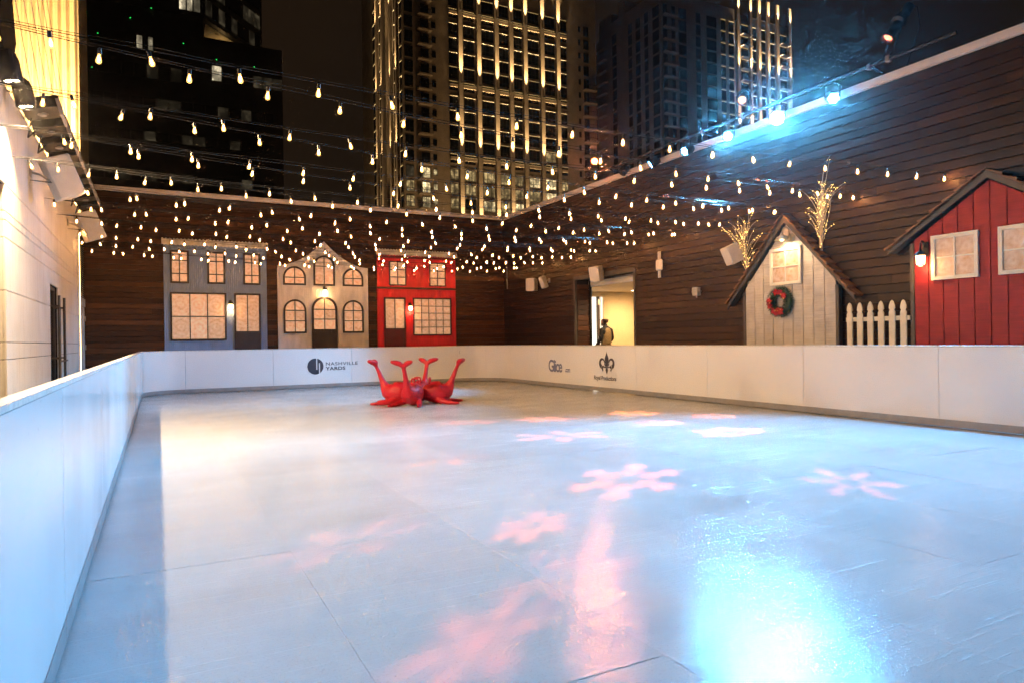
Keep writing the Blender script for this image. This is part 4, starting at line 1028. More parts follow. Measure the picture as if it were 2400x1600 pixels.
def projector(label, lens, target, flakes, power, color, lensm):
    L = Vector(lens); T = Vector(target); d = (T - L).normalized(); Mr = aim(d)
    s = thing('gobo_projector', label, 'stage light', lens, group='gobo projectors on the pipe')
    src = L - d * 0.26
    MB().lathe([(0.030, 0.62), (0.075, 0.60), (0.085, 0.36), (0.105, 0.34), (0.105, 0.30), (0.068, 0.27), (0.068, 0.02), (0.090, 0.0), (0.090, -0.03), (0.078, -0.03), (0.062, 0.02), (0.062, 0.28)], 18, Mr, L).build('barrel', M['black'], s, smooth=True)
    MB().cbox(L - d * 0.32 , (0.20, 0.05, 0.04), Mr).build('shutter_gate', M['black'], s)
    # the stencil: a disc with the flakes cut out of it
    ax, ay = (Mr.to_3x3() @ Vector((1, 0, 0))), (Mr.to_3x3() @ Vector((0, 1, 0)))
    pl = 0.25; loops = [[Vector((0.0675 * math.cos(2 * PI * k / 48), 0.0675 * math.sin(2 * PI * k / 48), 0)) for k in range(48)]]
    for (fx, fy, rad, rot, kind) in flakes:
        for loop in snowflake(kind):
            pts = []
            for (u, v) in loop:
                e_ = Vector((fx - L.x, fy - L.y, 0)); st = math.hypot(e_.length, L.z) / L.z; e_.normalize()
                a_, b_ = rad * st * (u * math.cos(rot) - v * math.sin(rot)), rad * (u * math.sin(rot) + v * math.cos(rot))
                g_ = Vector((fx + e_.x * a_ - e_.y * b_, fy + e_.y * a_ + e_.x * b_, 0)) - src
                k = pl / g_.dot(d); pts.append(Vector((g_.dot(ax) * k, g_.dot(ay) * k, 0)))
            if max(q.length for q in pts) < 0.0655: loops.append(pts)
    flat = [q for lp in loops for q in lp]; tri = tessellate_polygon(loops)
    me_ = bpy.data.meshes.new('gobo_stencil'); me_.from_pydata([tuple(q) for q in flat], [], [tuple(q) for q in tri]); me_.materials.append(lensm)
    o = bpy.data.objects.new('gobo_stencil', me_); COL.objects.link(o); o.rotation_euler = Mr.to_euler(); o.location = src + d * pl
    adopt(o, s)
    for sg in (-1, 1):
        perp = ax * sg * 0.115; MB().tube([L - d * 0.30 + perp, Vector((9.45, L.y - 0.0, 5.20)) + perp * 0.7, Vector((9.45, L.y, 5.16))], 0.012, 6).build('yoke_arm', M['black'], s)
    MB().cbox((9.45, L.y, 5.13), (0.075, 0.07, 0.10)).build('clamp', M['steel'], s, bevel=0.01)
    e = L - d * 0.62
    MB().tube([e, e + Vector((0.10, -0.05, -0.02)), e + Vector((0.14, -0.06, -0.3)), Vector((9.62, e.y - 0.06, 5.0))], 0.007, 6).build('power_cable', M['tan_cable'], s)
    lamp('beam', 'SPOT', src, power, color, s, d, spot_size=R(40), spot_blend=0.2, shadow_soft_size=0.0011)
    return s
fl_far = [(4.22, 6.91, 0.46, 0.3, 3), (6.10, 6.05, 0.46, 0.1, 2), (7.00, 5.30, 0.36, 0.5, 1), (6.43, 8.41, 0.36, 0.2, 4), (5.98, 7.26, 0.30, 0.6, 4), (7.12, 7.43, 0.32, 0.3, 2),
          (4.9, 8.49, 0.34, 0.1, 1), (6.07, 10.21, 0.34, 0.4, 3), (5.05, 4.95, 0.34, 0.2, 3), (5.2, 9.55, 0.28, 0.8, 1), (3.85, 8.75, 0.28, 0.2, 2)]
fl_near = [(3.35, 4.48, 0.46, 0.25, 4), (2.02, 3.66, 0.22, 0.6, 4), (2.5, 6.2, 0.34, 0.2, 3), (1.75, 2.80, 0.30, 0.1, 3), (0.95, 3.9, 0.28, 0.5, 3), (4.75, 3.5, 0.36, 0.4, 3), (1.05, 2.35, 0.24, 0.2, 1)]
projector('black gobo projector with red lens standing on the pipe at the upper right', (9.45, 6.25, 5.44), (5.6, 7.4, 0), fl_far, 15000, (1.0, 0.17, 0.045), M['lens_red'])
projector('black gobo projector with orange lens beside the brightest blue par light', (9.45, 9.04, 5.42), (2.8, 3.6, 0), fl_near, 14000, (1.0, 0.15, 0.05), M['lens_orange'])

# ================================================================== stone wall on the left
sw = thing('stone_wall', 'pale precast stone panel wall along the left side of the rink', 'wall', (XL, 13, GZ))
LD0, LD1, LDZ = 12.88, 13.90, 2.13
MB().box(XL - 0.6, XL - 0.03, 9.40, LD0, GZ, 4.08).box(XL - 0.6, XL - 0.03, LD1, 17.38, GZ, 4.08).box(XL - 0.6, XL - 0.03, LD0, LD1, LDZ, 4.08).box(XL - 0.6, XL - 0.03, 3.0, 9.399, 2.97, 4.08).build('core', M['dark'], sw)
zr = [GZ, 1.0, 1.19, 1.77, 2.36, 2.56, 2.66, 2.96, 4.10]
for a, b in zip(zr, zr[1:]):
    ys = [9.36, LD0, LD1, 17.40] if b <= LDZ + 0.3 and a < LDZ - 0.1 else [9.36, 13.65, 17.40]
    if a >= 2.9: ys = [3.0, 6.2, 9.36, 13.65, 17.40]
    for y0, y1 in zip(ys, ys[1:]):
        if y0 == LD0 and y1 == LD1:
            if b <= LDZ: continue
            MB().box(XL - 0.029, XL, y0 + .003, y1 - .003, LDZ, b - .004).build('stone_panel', M['stone'], sw, bevel=0.003); continue
        MB().box(XL - 0.029, XL, y0 + .003, y1 - .003, a + .004, b - .004).build('stone_panel', M['stone'], sw, bevel=0.003)
for a, b in zip(zr[:-1], zr[1:-1]): MB().box(XL - 0.6, XL - 0.031, 9.365, 9.398, a + .004, b - .004).build('stone_return', M['stone'], sw, bevel=0.003)
# door with long pulls
ld = thing('bronze_door', 'dark bronze glazed door with tall pull handles in the stone wall', 'door', (XL, 13.4, GZ))
MB().ring(rect(LD0 + .002, LD1 - .002, GZ, LDZ - .002), rect(LD0 + 0.06, LD1 - 0.06, GZ + 0.06, LDZ - 0.06), lambda a, b: (XL - 0.10, a, b), (0.05, 0, 0)).build('frame', M['trim_taupe'], ld)
MB().box(XL - 0.085, XL - 0.075, LD0 + 0.061, LD1 - 0.061, GZ + 0.061, LDZ - 0.061).build('glass', M['glass_dark'], ld)
for y in (13.05, 13.72):
    hd = MB().tube([(XL + 0.10, y, 0.25), (XL + 0.10, y, 1.95)], 0.020, 10).build('pull_handle', M['trim_taupe'], ld, smooth=True)
    for z in (0.95, 1.78): MB().tube([(XL - 0.06, y, z), (XL + 0.10, y, z)], 0.014, 8).build('standoff', M['trim_taupe'], hd)
MB().tube([(XL + 0.102, 12.98, 0.90), (XL + 0.102, 14.02, 0.90)], 0.016, 8).build('cross_bar', M['trim_taupe'], ld)
# recess at the far end: louvre over a service door, LED strip on the corner
rc = thing('service_recess', 'pale service door with louvre above at the far end of the stone wall', 'door', (XL - 0.06, 18.3, GZ))
MB().box(XL - 0.6, XL - 0.10, 17.401, YB - 0.06, GZ, 4.08).build('core', M['dark'], rc)
MB().box(XL - 0.099, XL - 0.05, 17.45, YB - 0.07, GZ, 2.05).build('door_leaf', M['white_box'], rc)
MB().box(XL - 0.099, XL - 0.03, 17.41, YB - 0.065, 2.06, 2.24).build('lintel', M['white_box'], rc)
for k in range(26):
    z = 2.27 + k * 0.052
    MB().prism([(z, 0), (z + 0.045, 0.03), (z + 0.052, 0.03), (z + 0.008, 0)], lambda a, b: (XL - 0.045 - b, 17.42, a), (0, YB - 0.08 - 17.42, 0)).build('louvre_blade', M['grey_box'], rc)
for z in (0.5, 1.05, 1.72): MB().box(XL - 0.05, XL - 0.02, YB - 0.20, YB - 0.10, z, z + 0.12).build('hinge', M['steel'], rc)
ls = thing('led_light_strip', 'vertical warm light strip on the far corner of the stone wall', 'light', (XL + 0.01, 17.37, 2.2))
MB().box(XL + 0.001, XL + 0.012, 17.33, 17.37, 0.4, 3.55).build('channel', M['steel'], ls)
MB().box(XL + 0.0125, XL + 0.020, 17.335, 17.365, 0.4, 3.54).build('diffuser', M['strip'], ls)
# speakers on the stone wall
speaker('large white speaker bracketed high on the stone wall', (XL + 0.36, 11.05, 3.42), (0.30, 0.40, 0.55), R(200), R(22), XL + 0.01, -1)
speaker('white speaker bracketed on the stone wall near its far end', (XL + 0.36, 15.3, 3.42), (0.30, 0.40, 0.55), R(200), R(22), XL + 0.01, -1)
# floods
WARM = (1.0, 0.68, 0.36)
def wash_light(label, y, z=3.86, power=800):
    c = Vector((XL + 0.20, y, z)); s = thing('wash_light', label, 'stage light', c, group='wash lights over the stone wall')
    d = Vector((0.18, -0.05, -1)).normalized(); Mr = aim(d)
    hs = MB().lathe([(0.05, 0.30), (0.085, 0.29), (0.10, 0.22), (0.10, 0.03), (0.092, 0.0), (0.080, 0.0), (0.078, 0.05)], 10, Mr, c).build('housing', M['black'], s, smooth=True)
    MB().cbox(c + Vector((-0.05, 0, 0.24)), (0.14, 0.16, 0.16), Mr).build('heat_sink', M['black'], s, bevel=0.02)
    for sy in (-0.038, 0.038): MB().lathe([(0.034, 0.022), (0.030, 0.014)], 12, Mr @ Matrix.Translation((0, sy, 0)), c).build('lens', M['flood'], s)
    MB().tube([c + Vector((-0.02, 0.09, 0.16)), Vector((XL + 0.0, y + 0.10, z + 0.2))], 0.012, 6).build('bracket', M['black'], s)
    lamp('beam', 'SPOT', c + d * 0.03, power, WARM, s, Vector((0.60, -0.10, -1)), spot_size=R(140), spot_blend=0.5, shadow_soft_size=0.045)
    return s
wash_light('nearer black wash light with glowing lens on the stone wall', 8.60)
wash_light('second black wash light with glowing lens on the stone wall', 9.45)
for k in range(9):
    y = 10.35 + k * 0.82; c = Vector((XL + 0.24, y, 4.14))
    s = thing('flood_box', 'square black floodlight box on top of the stone wall, %s counting from the camera' % ('first second third fourth fifth sixth seventh eighth last'.split()[k]), 'stage light', c, group='flood boxes along the stone wall')
    Mr = Matrix.Rotation(R(-14), 4, 'Y')
    MB().cbox(c, (0.42, 0.50, 0.14), Mr).build('housing', M['black'], s, bevel=0.012)
    MB().cbox(c + Vector((0.205, 0, -0.03)), (0.035, 0.53, 0.20), Mr).build('door_flap', M['grey_box'], s)
    MB().lathe([(0.05, -0.095), (0.05, -0.07), (0.07, -0.07)], 12, None, c).build('knob', M['grey_box'], s)
    MB().tube([c + Vector((-0.2, 0.28, 0)), Vector((XL + 0.005, y + 0.28, 4.05))], 0.014, 6).build('bracket', M['steel'], s)
    pts = [c + Vector((-0.12, 0.12, -0.07)), c + Vector((-0.16, 0.18, -0.22)), c + Vector((-0.20, 0.35, -0.30)), c + Vector((-0.18, 0.55, -0.2)), c + Vector((-0.12, 0.66, -0.06))]
    MB().tube(pts, 0.010, 6).build('cable', M['tan_cable'], s)
# bracket with dark canopy at the very top left
bk = thing('dark_bracket', 'dark angular bracket at the upper left over the stone wall', 'bracket', (XL, 10.3, 4.1))
MB().prism([(9.3, 4.75), (9.75, 5.75), (10.05, 5.5), (10.35, 4.9), (10.15, 4.62), (9.6, 4.5)], lambda a, b: (XL - 0.02, a, b), (-0.25, 0, 0)).build('plate', M['black'], bk)
MB().tube([(XL - 0.15, 10.1, 4.12), (XL - 0.15, 10.1, 4.6)], 0.03, 8).build('post', M['black'], bk)

# ribbed, warmly lit building behind the stone wall
rb = thing('ribbed_building', 'golden lit building with tall ribbed facade at the upper left', 'building', (-3, 24, GZ))
v = []; f = []; n = 96; x0, x1 = -3.75, -2.0
m = MB()
for i in range(n + 1):
    x = x0 + (x1 - x0) * i / n; y = 24.0 - 0.055 * math.cos(2 * PI * (x - x0) / 0.205)
    v += [(x, y, GZ), (x, y, 16.0)]
for i in range(n): f.append((2 * i, 2 * i + 2, 2 * i + 3, 2 * i + 1))
v += [(x0, 27, GZ), (x0, 27, 16), (x1, 27, GZ), (x1, 27, 16)]; k = 2 * (n + 1)
f += [(0, 1, k + 1, k), (2 * n, k + 2, k + 3, 2 * n + 1), (k, k + 1, k + 3, k + 2)]
m.add(v, f).build('ribbed_facade', M['gold_stone'], rb, smooth=True)
MB().box(-8, -3.76, 23.9, 27, GZ, 16).build('flank', M['gold_stone'], rb)
for q in range(3):
    c = (-3.6 + 0.8 * q, 21.6, 4.3)
    fx = MB().cbox(c, (0.3, 0.2, 0.12)).build('uplight', M['black'], rb)
    MB().cbox((c[0], c[1] + 0.02, c[2] + 0.065), (0.24, 0.14, 0.008)).build('lens', M['flood_up'], fx)
    lamp('uplight_beam', 'SPOT', (c[0] - 0.6, c[1], c[2] + 0.12), 4800, (1.0, 0.58, 0.21), rb, (0.1, 0.75, 1), spot_size=R(100), spot_blend=0.8, shadow_soft_size=0.08)
# stay cables crossing in front of it
for q in range(6):
    y = 12.0 + 1.5 * q
    sc_ = MB().tube([(XL - 0.35, y + 4.0, 4.3), (XL - 0.45, y - 3.0, 9.2 - 0.15 * q)], 0.006, 5).build('stay_cable', M['steel'])
    tag(sc_, '%s bright stay cable from the right crossing the golden ribbed facade' % ('first second third fourth fifth sixth'.split()[5 - q]), 'cable', 'stay cables')

# ================================================================== string lights
prof = [(0.0095, 0.0), (0.0105, -0.012), (0.0150, -0.028), (0.0188, -0.043), (0.0192, -0.054), (0.015, -0.064), (0.006, -0.069)]
bulb_me = MB().lathe(prof, 10).mesh('bulb', M['bulb'], True)
fil_me = MB().lathe([(0.002, -0.010), (0.0058, -0.024), (0.0066, -0.042), (0.003, -0.055)], 7).mesh('filament', M['filament'], True)
sock_me = MB().lathe([(0.006, 0.045), (0.013, 0.04), (0.0145, 0.002), (0.0135, 0.001)], 8).mesh('socket', M['black'], True)
LY = [5.60 + 1.36 * k for k in range(10)]; LY[4:8] = [10.95, 12.2, 13.6, 15.2]
RY = [5.54, 6.91, 8.24, 9.61, 10.9, 12.25, 13.65, 15.0, 16.35, 17.75, 18.75]
PH = [.11, .50, .12, .37, .33, .27, .52, .25, .28, .45, .2, .5, .3, .15, .4, .22, .5, .3, .35, .2]
ORD = 'nearest second third fourth fifth sixth seventh eighth ninth tenth eleventh twelfth thirteenth fourteenth fifteenth sixteenth seventeenth eighteenth nineteenth farthest'.split()
si = 0
for k in range(10):
    for r_ in (k, k + 1):
        A = Vector((XL + 0.02, LY[k], 3.34)); B = Vector((XR - 0.035, RY[r_], 3.34)); D = B - A; L = D.length
        sag = 0.145 + random.uniform(-0.012, 0.012)
        P = lambda u: A + D * u + Vector((0, 0, -4 * sag * u * (1 - u)))
        root = thing('string_light', 'string of warm hanging bulbs across the rink, %s counting away from the camera' % ORD[si], 'string light', (B.x, B.y, B.z), group='string lights zigzagging over the rink')
        m = MB().tube([P(i / 24) for i in range(25)], 0.0032, 5)
        wob = [random.uniform(0.012, 0.035) for _ in range(25)]
        m.tube([P(i / 24) + Vector((0, random.uniform(-.01, .01), wob[i] if 0 < i < 24 else 0)) for i in range(25)], 0.0022, 4)
        m.build('cable', M['cable'], root)
        s_ = PH[si]
        while s_ < L - 0.12:
            u = 1 - s_ / L; p = P(u)
            b = inst('bulb', bulb_me, root, (p.x, p.y, p.z - 0.048), (random.gauss(0, .13), random.gauss(0, .13), 0))
            so = bpy.data.objects.new('socket', sock_me); COL.objects.link(so); so.parent = b
            fi = bpy.data.objects.new('filament', fil_me); COL.objects.link(fi); fi.parent = b
            s_ += 0.6 + random.uniform(-.012, .012)
        si += 1
# anchor hooks
for (X, ys, lab) in ((XL, LY, 'stone'), (XR - 0.03, RY, 'timber')): pass

# ================================================================== red whale skating aids
def whale_mesh():
    m = MB()
    path = [(0.32, 0.170, 0.012, 0.012), (0.305, 0.175, 0.070, 0.065), (0.27, 0.185, 0.115, 0.118), (0.20, 0.200, 0.155, 0.165), (0.11, 0.208, 0.178, 0.190), (0.02, 0.212, 0.178, 0.196), (-0.06, 0.222, 0.160, 0.180),
            (-0.125, 0.258, 0.125, 0.138), (-0.17, 0.32, 0.078, 0.084), (-0.205, 0.40, 0.051, 0.054), (-0.24, 0.49, 0.040, 0.041), (-0.275, 0.58, 0.036, 0.034), (-0.31, 0.655, 0.037, 0.029), (-0.33, 0.70, 0.050, 0.028), (-0.34, 0.72, 0.03, 0.014)]
    n = 20; v = []; f = []
    for i, (x, z, rw, rh) in enumerate(path):
        a, b = path[max(0, i - 1)], path[min(len(path) - 1, i + 1)]
        tx, tz = b[0] - a[0], b[1] - a[1]; q = math.hypot(tx, tz); tx /= q; tz /= q
        nx, nzz = -tz, tx
        if nzz < 0: nx, nzz = -nx, -nzz
        for k in range(n):
            th = 2 * PI * k / n; yy = rw * math.cos(th); hh = rh * math.sin(th)
            v.append((x + nx * hh, yy, z + nzz * hh))
    for i in range(len(path) - 1):
        for k in range(n): f.append((i * n + k, i * n + (k + 1) % n, (i + 1) * n + (k + 1) % n, (i + 1) * n + k))
    f.append(tuple(range(n))); f.append(tuple(reversed([(len(path) - 1) * n + k for k in range(n)])))
    m.add(v, f)
    for s in (-1, 1):   # flukes and flippers
        m.tube([(-0.325, s * 0.005, 0.690), (-0.345, s * 0.06, 0.735), (-0.375, s * 0.115, 0.755), (-0.405, s * 0.165, 0.768), (-0.415, s * 0.190, 0.775)], [0.034, 0.046, 0.044, 0.032, 0.016], 10)
        m.tube([(0.04, s * 0.09, 0.10), (-0.05, s * 0.165, 0.065), (-0.17, s * 0.215, 0.045), (-0.29, s * 0.245, 0.035), (-0.37, s * 0.26, 0.032)], [0.070, 0.052, 0.038, 0.030, 0.019], 10)
    me = m.mesh('tmp', M['red_plastic'])
    o = bpy.data.objects.new('tmp', me); COL.objects.link(o)
    q = o.modifiers.new('r', 'REMESH'); q.mode = 'VOXEL'; q.voxel_size = 0.0095; q.use_smooth_shade = True
    sm = o.modifiers.new('s', 'SMOOTH'); sm.iterations = 6; sm.factor = 0.5
    out = bpy.data.meshes.new_from_object(o.evaluated_get(bpy.context.evaluated_depsgraph_get()))
    bpy.data.objects.remove(o); bpy.data.meshes.remove(me)
    out.name = 'body'; out.materials.clear(); out.materials.append(M['red_plastic'])
    for p_ in out.polygons: p_.use_smooth = True
    return out
wme = whale_mesh()
zmin = min(v_.co.z for v_ in wme.vertices)
handle_me = MB().tube([(0.17, -0.056, 0.33), (0.175, -0.060, 0.43), (0.175, -0.048, 0.455), (0.175, 0.0, 0.462), (0.175, 0.048, 0.455), (0.175, 0.060, 0.43), (0.17, 0.056, 0.33)], 0.0165, 10).mesh('handle', M['red_plastic'], True)
CW = Vector((4.22, 11.98, 0)); vd = Vector((0.331, 0.944, 0)); lf = Vector((-0.944, 0.331, 0))
for (lab, off, hd) in (('red whale skating aid with its tail to the left', lf * 0.40 + vd * 0.02, -lf * 0.98 - vd * 0.18),
                       ('red whale skating aid in front showing its back to the camera', -vd * 0.40 + lf * 0.10, vd * 0.93 - lf * 0.36),
                       ('red whale skating aid with its tail to the right', -lf * 0.42 - vd * 0.08, lf * 0.98 + vd * 0.18),
                       ('red whale skating aid at the back of the cluster', vd * 0.36 - lf * 0.08, -vd * 0.93 + lf * 0.36)):
    w = thing('whale_skating_aid', lab, 'skating aid', CW + off + Vector((0, 0, -zmin)), math.atan2(hd.y, hd.x), group='red whale skating aids')
    w.scale = (1.06, 1.06, 1.04)
    inst('body', wme, w, local=True); inst('handle', handle_me, w, local=True)

# ================================================================== towers
def win_mesh(name, cols, rows, t=0.09):
    """unit window frame in x,z -0.5..0.5 facing -y, bars t in metres are set per size below"""
    m = MB(); return m
def window_obj(parent, plane, u0, u1, z0, z1, fixed, pm, cols=3, rows=2, bar=0.10, frame=True, rec=0.12):
    """plane 'y': facing -y, u is x; plane 'x': facing -x, u is y"""
    key = (plane, round(u1 - u0, 2), round(z1 - z0, 2), cols, rows)
    w, h_ = round(u1 - u0, 2), round(z1 - z0, 2)
    if key not in WM:
        m = MB()
        def bx(a0, a1, b0, b1, d0, d1):
            if plane == 'y': m.box(a0, a1, d0, d1, b0, b1)
            else: m.box(d0, d1, a0, a1, b0, b1)
        bx(-w / 2, w / 2, -h_ / 2, -h_ / 2 + bar, -0.06, 0.0); bx(-w / 2, w / 2, h_ / 2 - bar, h_ / 2, -0.06, 0.0)
        for i in range(cols + 1):
            x = -w / 2 + w * i / cols; a0, a1 = max(-w / 2, x - bar / 2), min(w / 2, x + bar / 2); bx(a0, a1, -h_ / 2 + bar + .001, h_ / 2 - bar - .001, -0.055, 0.0)
        if rows == 2: bx(-w / 2 + .001, w / 2 - .001, -h_ / 2 + h_ * 0.33, -h_ / 2 + h_ * 0.33 + bar, -0.05, -0.001)
        pm_ = MB()
        if plane == 'y': pm_.box(-w / 2 + .01, w / 2 - .01, -0.02, -0.012, -h_ / 2 + .01, h_ / 2 - .01)
        else: pm_.box(-0.02, -0.012, -w / 2 + .01, w / 2 - .01, -h_ / 2 + .01, h_ / 2 - .01)
        WM[key] = (m.mesh('window', M['mullion']), {}, pm_)
    fm, panes, pm_ = WM[key]
    if pm.name not in panes: panes[pm.name] = pm_.mesh('pane', pm)
    uc, zc = (u0 + u1) / 2, (z0 + z1) / 2
    loc = (uc, fixed, zc) if plane == 'y' else (fixed, uc, zc)
    if not frame: return inst('window', panes[pm.name], parent, loc)
    o = inst('window', fm, parent, loc)
    q = bpy.data.objects.new('pane', panes[pm.name]); COL.objects.link(q); q.parent = o
    return o
WM = {}
YT = 130.0
tw = thing('lit_apartment_tower', 'tall apartment tower with golden uplit pilasters and lit lower windows', 'building', (67, YT, GZ))
XA, XZ = 43.9, 90.2
MB().box(XA, XZ, YT + 0.12, YT + 30, GZ, 110).build('wall', M['tower'], tw)
MB().box(XA + 0.01, XA + 0.05, YT + 0.13, YT + 29, 0, 1).build('plinth', M['tower'], tw)
FLH = 2.99; Z0 = 39.0        # z of a window-head level; segments of five floors
heads = [39.0 - 0.35 + FLH * j for j in range(-6, 12)]
colsX = [(53.7, 55.5), (57.0, 59.4), (61.2, 63.85), (65.25, 67.5), (68.65, 70.7), (72.3, 74.9), (76.4, 79.0), (80.5, 82.1)]
pilX = [56.2, 60.4, 64.55, 68.05, 71.5, 75.75, 79.85]
def head(j): return 36.2 + FLH * j
for j in range(-4, 13):
    zh = head(j)
    seg = (j - 1) % 5           # 0 = floor right above a lit ledge
    for ci, (a, b) in enumerate(colsX):
        hgt = 2.25 if seg != 0 or j < 1 else 1.75
        if j < 1: pm = M['lit_warm'] if random.random() < 0.75 else (M['lit_bright'] if random.random() < 0.5 else M['glass_dark'])
        else: pm = M['glass_dark']
        if j < 1 and ci == 6: pm = M['lit_bright']
        if j == 2 and ci == 6: pm = M['lit_warm']
        window_obj(tw, 'y', a, b, zh - hgt + 0.25, zh + 0.25, YT + 0.02, pm, 3 if b - a > 1.9 else 2, 2, 0.09)
        MB_ = None
    # spandrel between pilasters
    if -5 <= j:
        bandm = M['tower_band']
        for ci in range(len(colsX)):
            a = colsX[0][0] if ci == 0 else pilX[ci - 1] + 0.5; b = colsX[-1][1] if ci == 7 else pilX[ci] - 0.5
            MB().box(a, b, YT - 0.10, YT + 0.119, zh + 0.30, zh + 0.62).build('spandrel', bandm, tw)
            if j >= 1: MB().box(colsX[ci][0], colsX[ci][1], YT - 0.14, YT - 0.101, zh + 0.30, zh + 0.375).build('glow_strip', M['uplight_glow'], tw)  # bar glowing in place of uplight on the window head
for x in pilX:
    pl = MB().box(x - 0.44, x + 0.44, YT - 0.45, YT + 0.119, GZ, 110).build('pilaster', M['tower'], tw)
    MB().box(x - 0.62, x - 0.50, YT - 0.22, YT + 0.118, GZ, 110).box(x + 0.50, x + 0.62, YT - 0.22, YT + 0.118, GZ, 110).build('pilaster_edge', M['tower_band'], pl)
    for zb in (39.4, 54.4, 69.4, 24.4):
        MB().box(x - 0.15, x + 0.15, YT - 1.05, YT - 0.46, zb - 0.25, zb - 0.05).build('uplight', M['black'], pl)
        lamp('uplight_beam', 'SPOT', (x, YT - 0.95, zb), 40000 if zb > 30 else 26000, (1.0, 0.66, 0.30), tw, (0, 0.03, 1), spot_size=R(26), spot_blend=1.0, shadow_soft_size=0.05)
for zb in (39.25, 54.25, 69.25):
    for ci in range(8):
        a = colsX[0][0] if ci == 0 else pilX[ci - 1] + 0.65; b = colsX[-1][1] if ci == 7 else pilX[ci] - 0.65
        MB().box(a, b, YT - 0.30, YT - 0.11, zb - 0.9, zb - 0.3).build('ledge', M['tower'], tw)
        if 0 < ci < 7: MB().box(a, b, YT - 0.27, YT - 0.13, zb - 0.295, zb - 0.22).build('glow_strip', M['uplight_glow'], tw)  # uplit ledge edge, its light put in as emission
# left part of the front: corner windows, balconies, small windows
for j in range(-4, 13):
    zh = head(j) + 0.1; low = j < 1
    window_obj(tw, 'y', 44.2, 45.9, zh - 2.3, zh, YT + 0.02, random.choice([M['lit_dim'], M['lit_warm']]) if low else M['glass_dark'], 2, 2, 0.09)
    window_obj(tw, 'y', 47.6, 49.3, zh - 2.3, zh - 0.1, YT + 0.02, M['lit_bright'] if low else M['glass_dark'], 2, 2, 0.09)
    window_obj(tw, 'y', 50.0, 50.85, zh - 1.6, zh - 0.3, YT + 0.02, M['lit_bright'] if low else M['glass_dark'], 1, 1, 0.09)
    bal = MB().box(46.7, 49.7, YT - 1.3, YT + 0.119, zh - 2.75, zh - 2.5).build('balcony', M['tower'], tw)
    m = MB().box(46.7, 49.7, YT - 1.3, YT - 1.25, zh - 1.55, zh - 1.48)
    for q in range(13): m.box(46.7 + 0.245 * q, 46.74 + 0.245 * q, YT - 1.29, YT - 1.26, zh - 2.5, zh - 1.551)
    m.build('railing', M['black'], bal)
    window_obj(tw, 'y', 85.3, 85.9, zh - 1.5, zh - 0.2, YT + 0.02, M['lit_warm'] if low else M['glass_dark'], 1, 1, 0.08)
    window_obj(tw, 'y', 86.7, 88.1, zh - 2.2, zh, YT + 0.02, M['lit_warm'] if low else M['glass_dark'], 2, 1, 0.08)
    if j < 9:
        b2 = MB().box(86.4, 89.6, YT - 1.3, YT + 0.119, zh - 2.75, zh - 2.55).build('balcony', M['tower'], tw)
        m = MB().box(86.4, 89.6, YT - 1.3, YT - 1.25, zh - 1.6, zh - 1.53)
        for q in range(11): m.box(86.4 + 0.31 * q, 86.44 + 0.31 * q, YT - 1.29, YT - 1.26, zh - 2.55, zh - 1.601)
        m.build('railing', M['black'], b2)
# left flank (faces -x)
for j in range(-4, 14):
    zh = head(j) + 0.1
    for (a, b) in ((130.9, 132.3), (134.3, 135.9), (144.1, 146.1), (148.4, 151.0)):
        window_obj(tw, 'x', a, b, zh - 2.3, zh, XA - 0.02, M['glass_dark'] if j > -3 else M['lit_dim'], 2, 1, 0.08, frame=False)
        MB().box(XA - 0.08, XA - 0.001, a, b, zh + 0.02, zh + 0.12).build('glow_strip', M['uplight_glow'], tw)  # flank lintels: uplight glow painted on as emissive bars
MB().box(XA - 0.6, XA - 0.002, 139.8, 143.0, GZ, 110).build('flank_pier', M['tower'], tw)
for y in (133.6, 137.6, 143.5, 147.5):
    pl = MB().box(XA - 0.45, XA - 0.002, y - 0.45, y + 0.45, GZ, 110).build('pilaster', M['tower'], tw)
    for zb in (39.4, 54.4, 69.4, 24.4):
        lamp('uplight_beam', 'SPOT', (XA - 0.95, y, zb), 24000, (1.0, 0.66, 0.30), tw, (0.03, 0, 1), spot_size=R(26), spot_blend=1.0, shadow_soft_size=0.05)

for (x, y) in ((50.0, 112.0), (72.0, 108.0)):  # unseen floods added to lift the dark tower front
    q = MB().cbox((x, y, 1.0), (0.8, 0.6, 0.5)).build('added_flood', M['black'], tw)
    lamp('added_flood_beam', 'SPOT', (x, y, 1.6), 17000, (1.0, 0.60, 0.25), tw, (0, 0.45, 1), spot_size=R(90), spot_blend=0.9, shadow_soft_size=0.3)
q = MB().cbox((30.0, 140.0, 1.0), (0.8, 0.6, 0.5)).build('added_flood', M['black'], tw)  # another added flood, out of view, brightening the flank
lamp('added_flood_beam', 'SPOT', (30.0, 140.0, 1.6), 10000, (1.0, 0.60, 0.25), tw, (0.4, 0, 1), spot_size=R(90), spot_blend=0.9, shadow_soft_size=0.3)

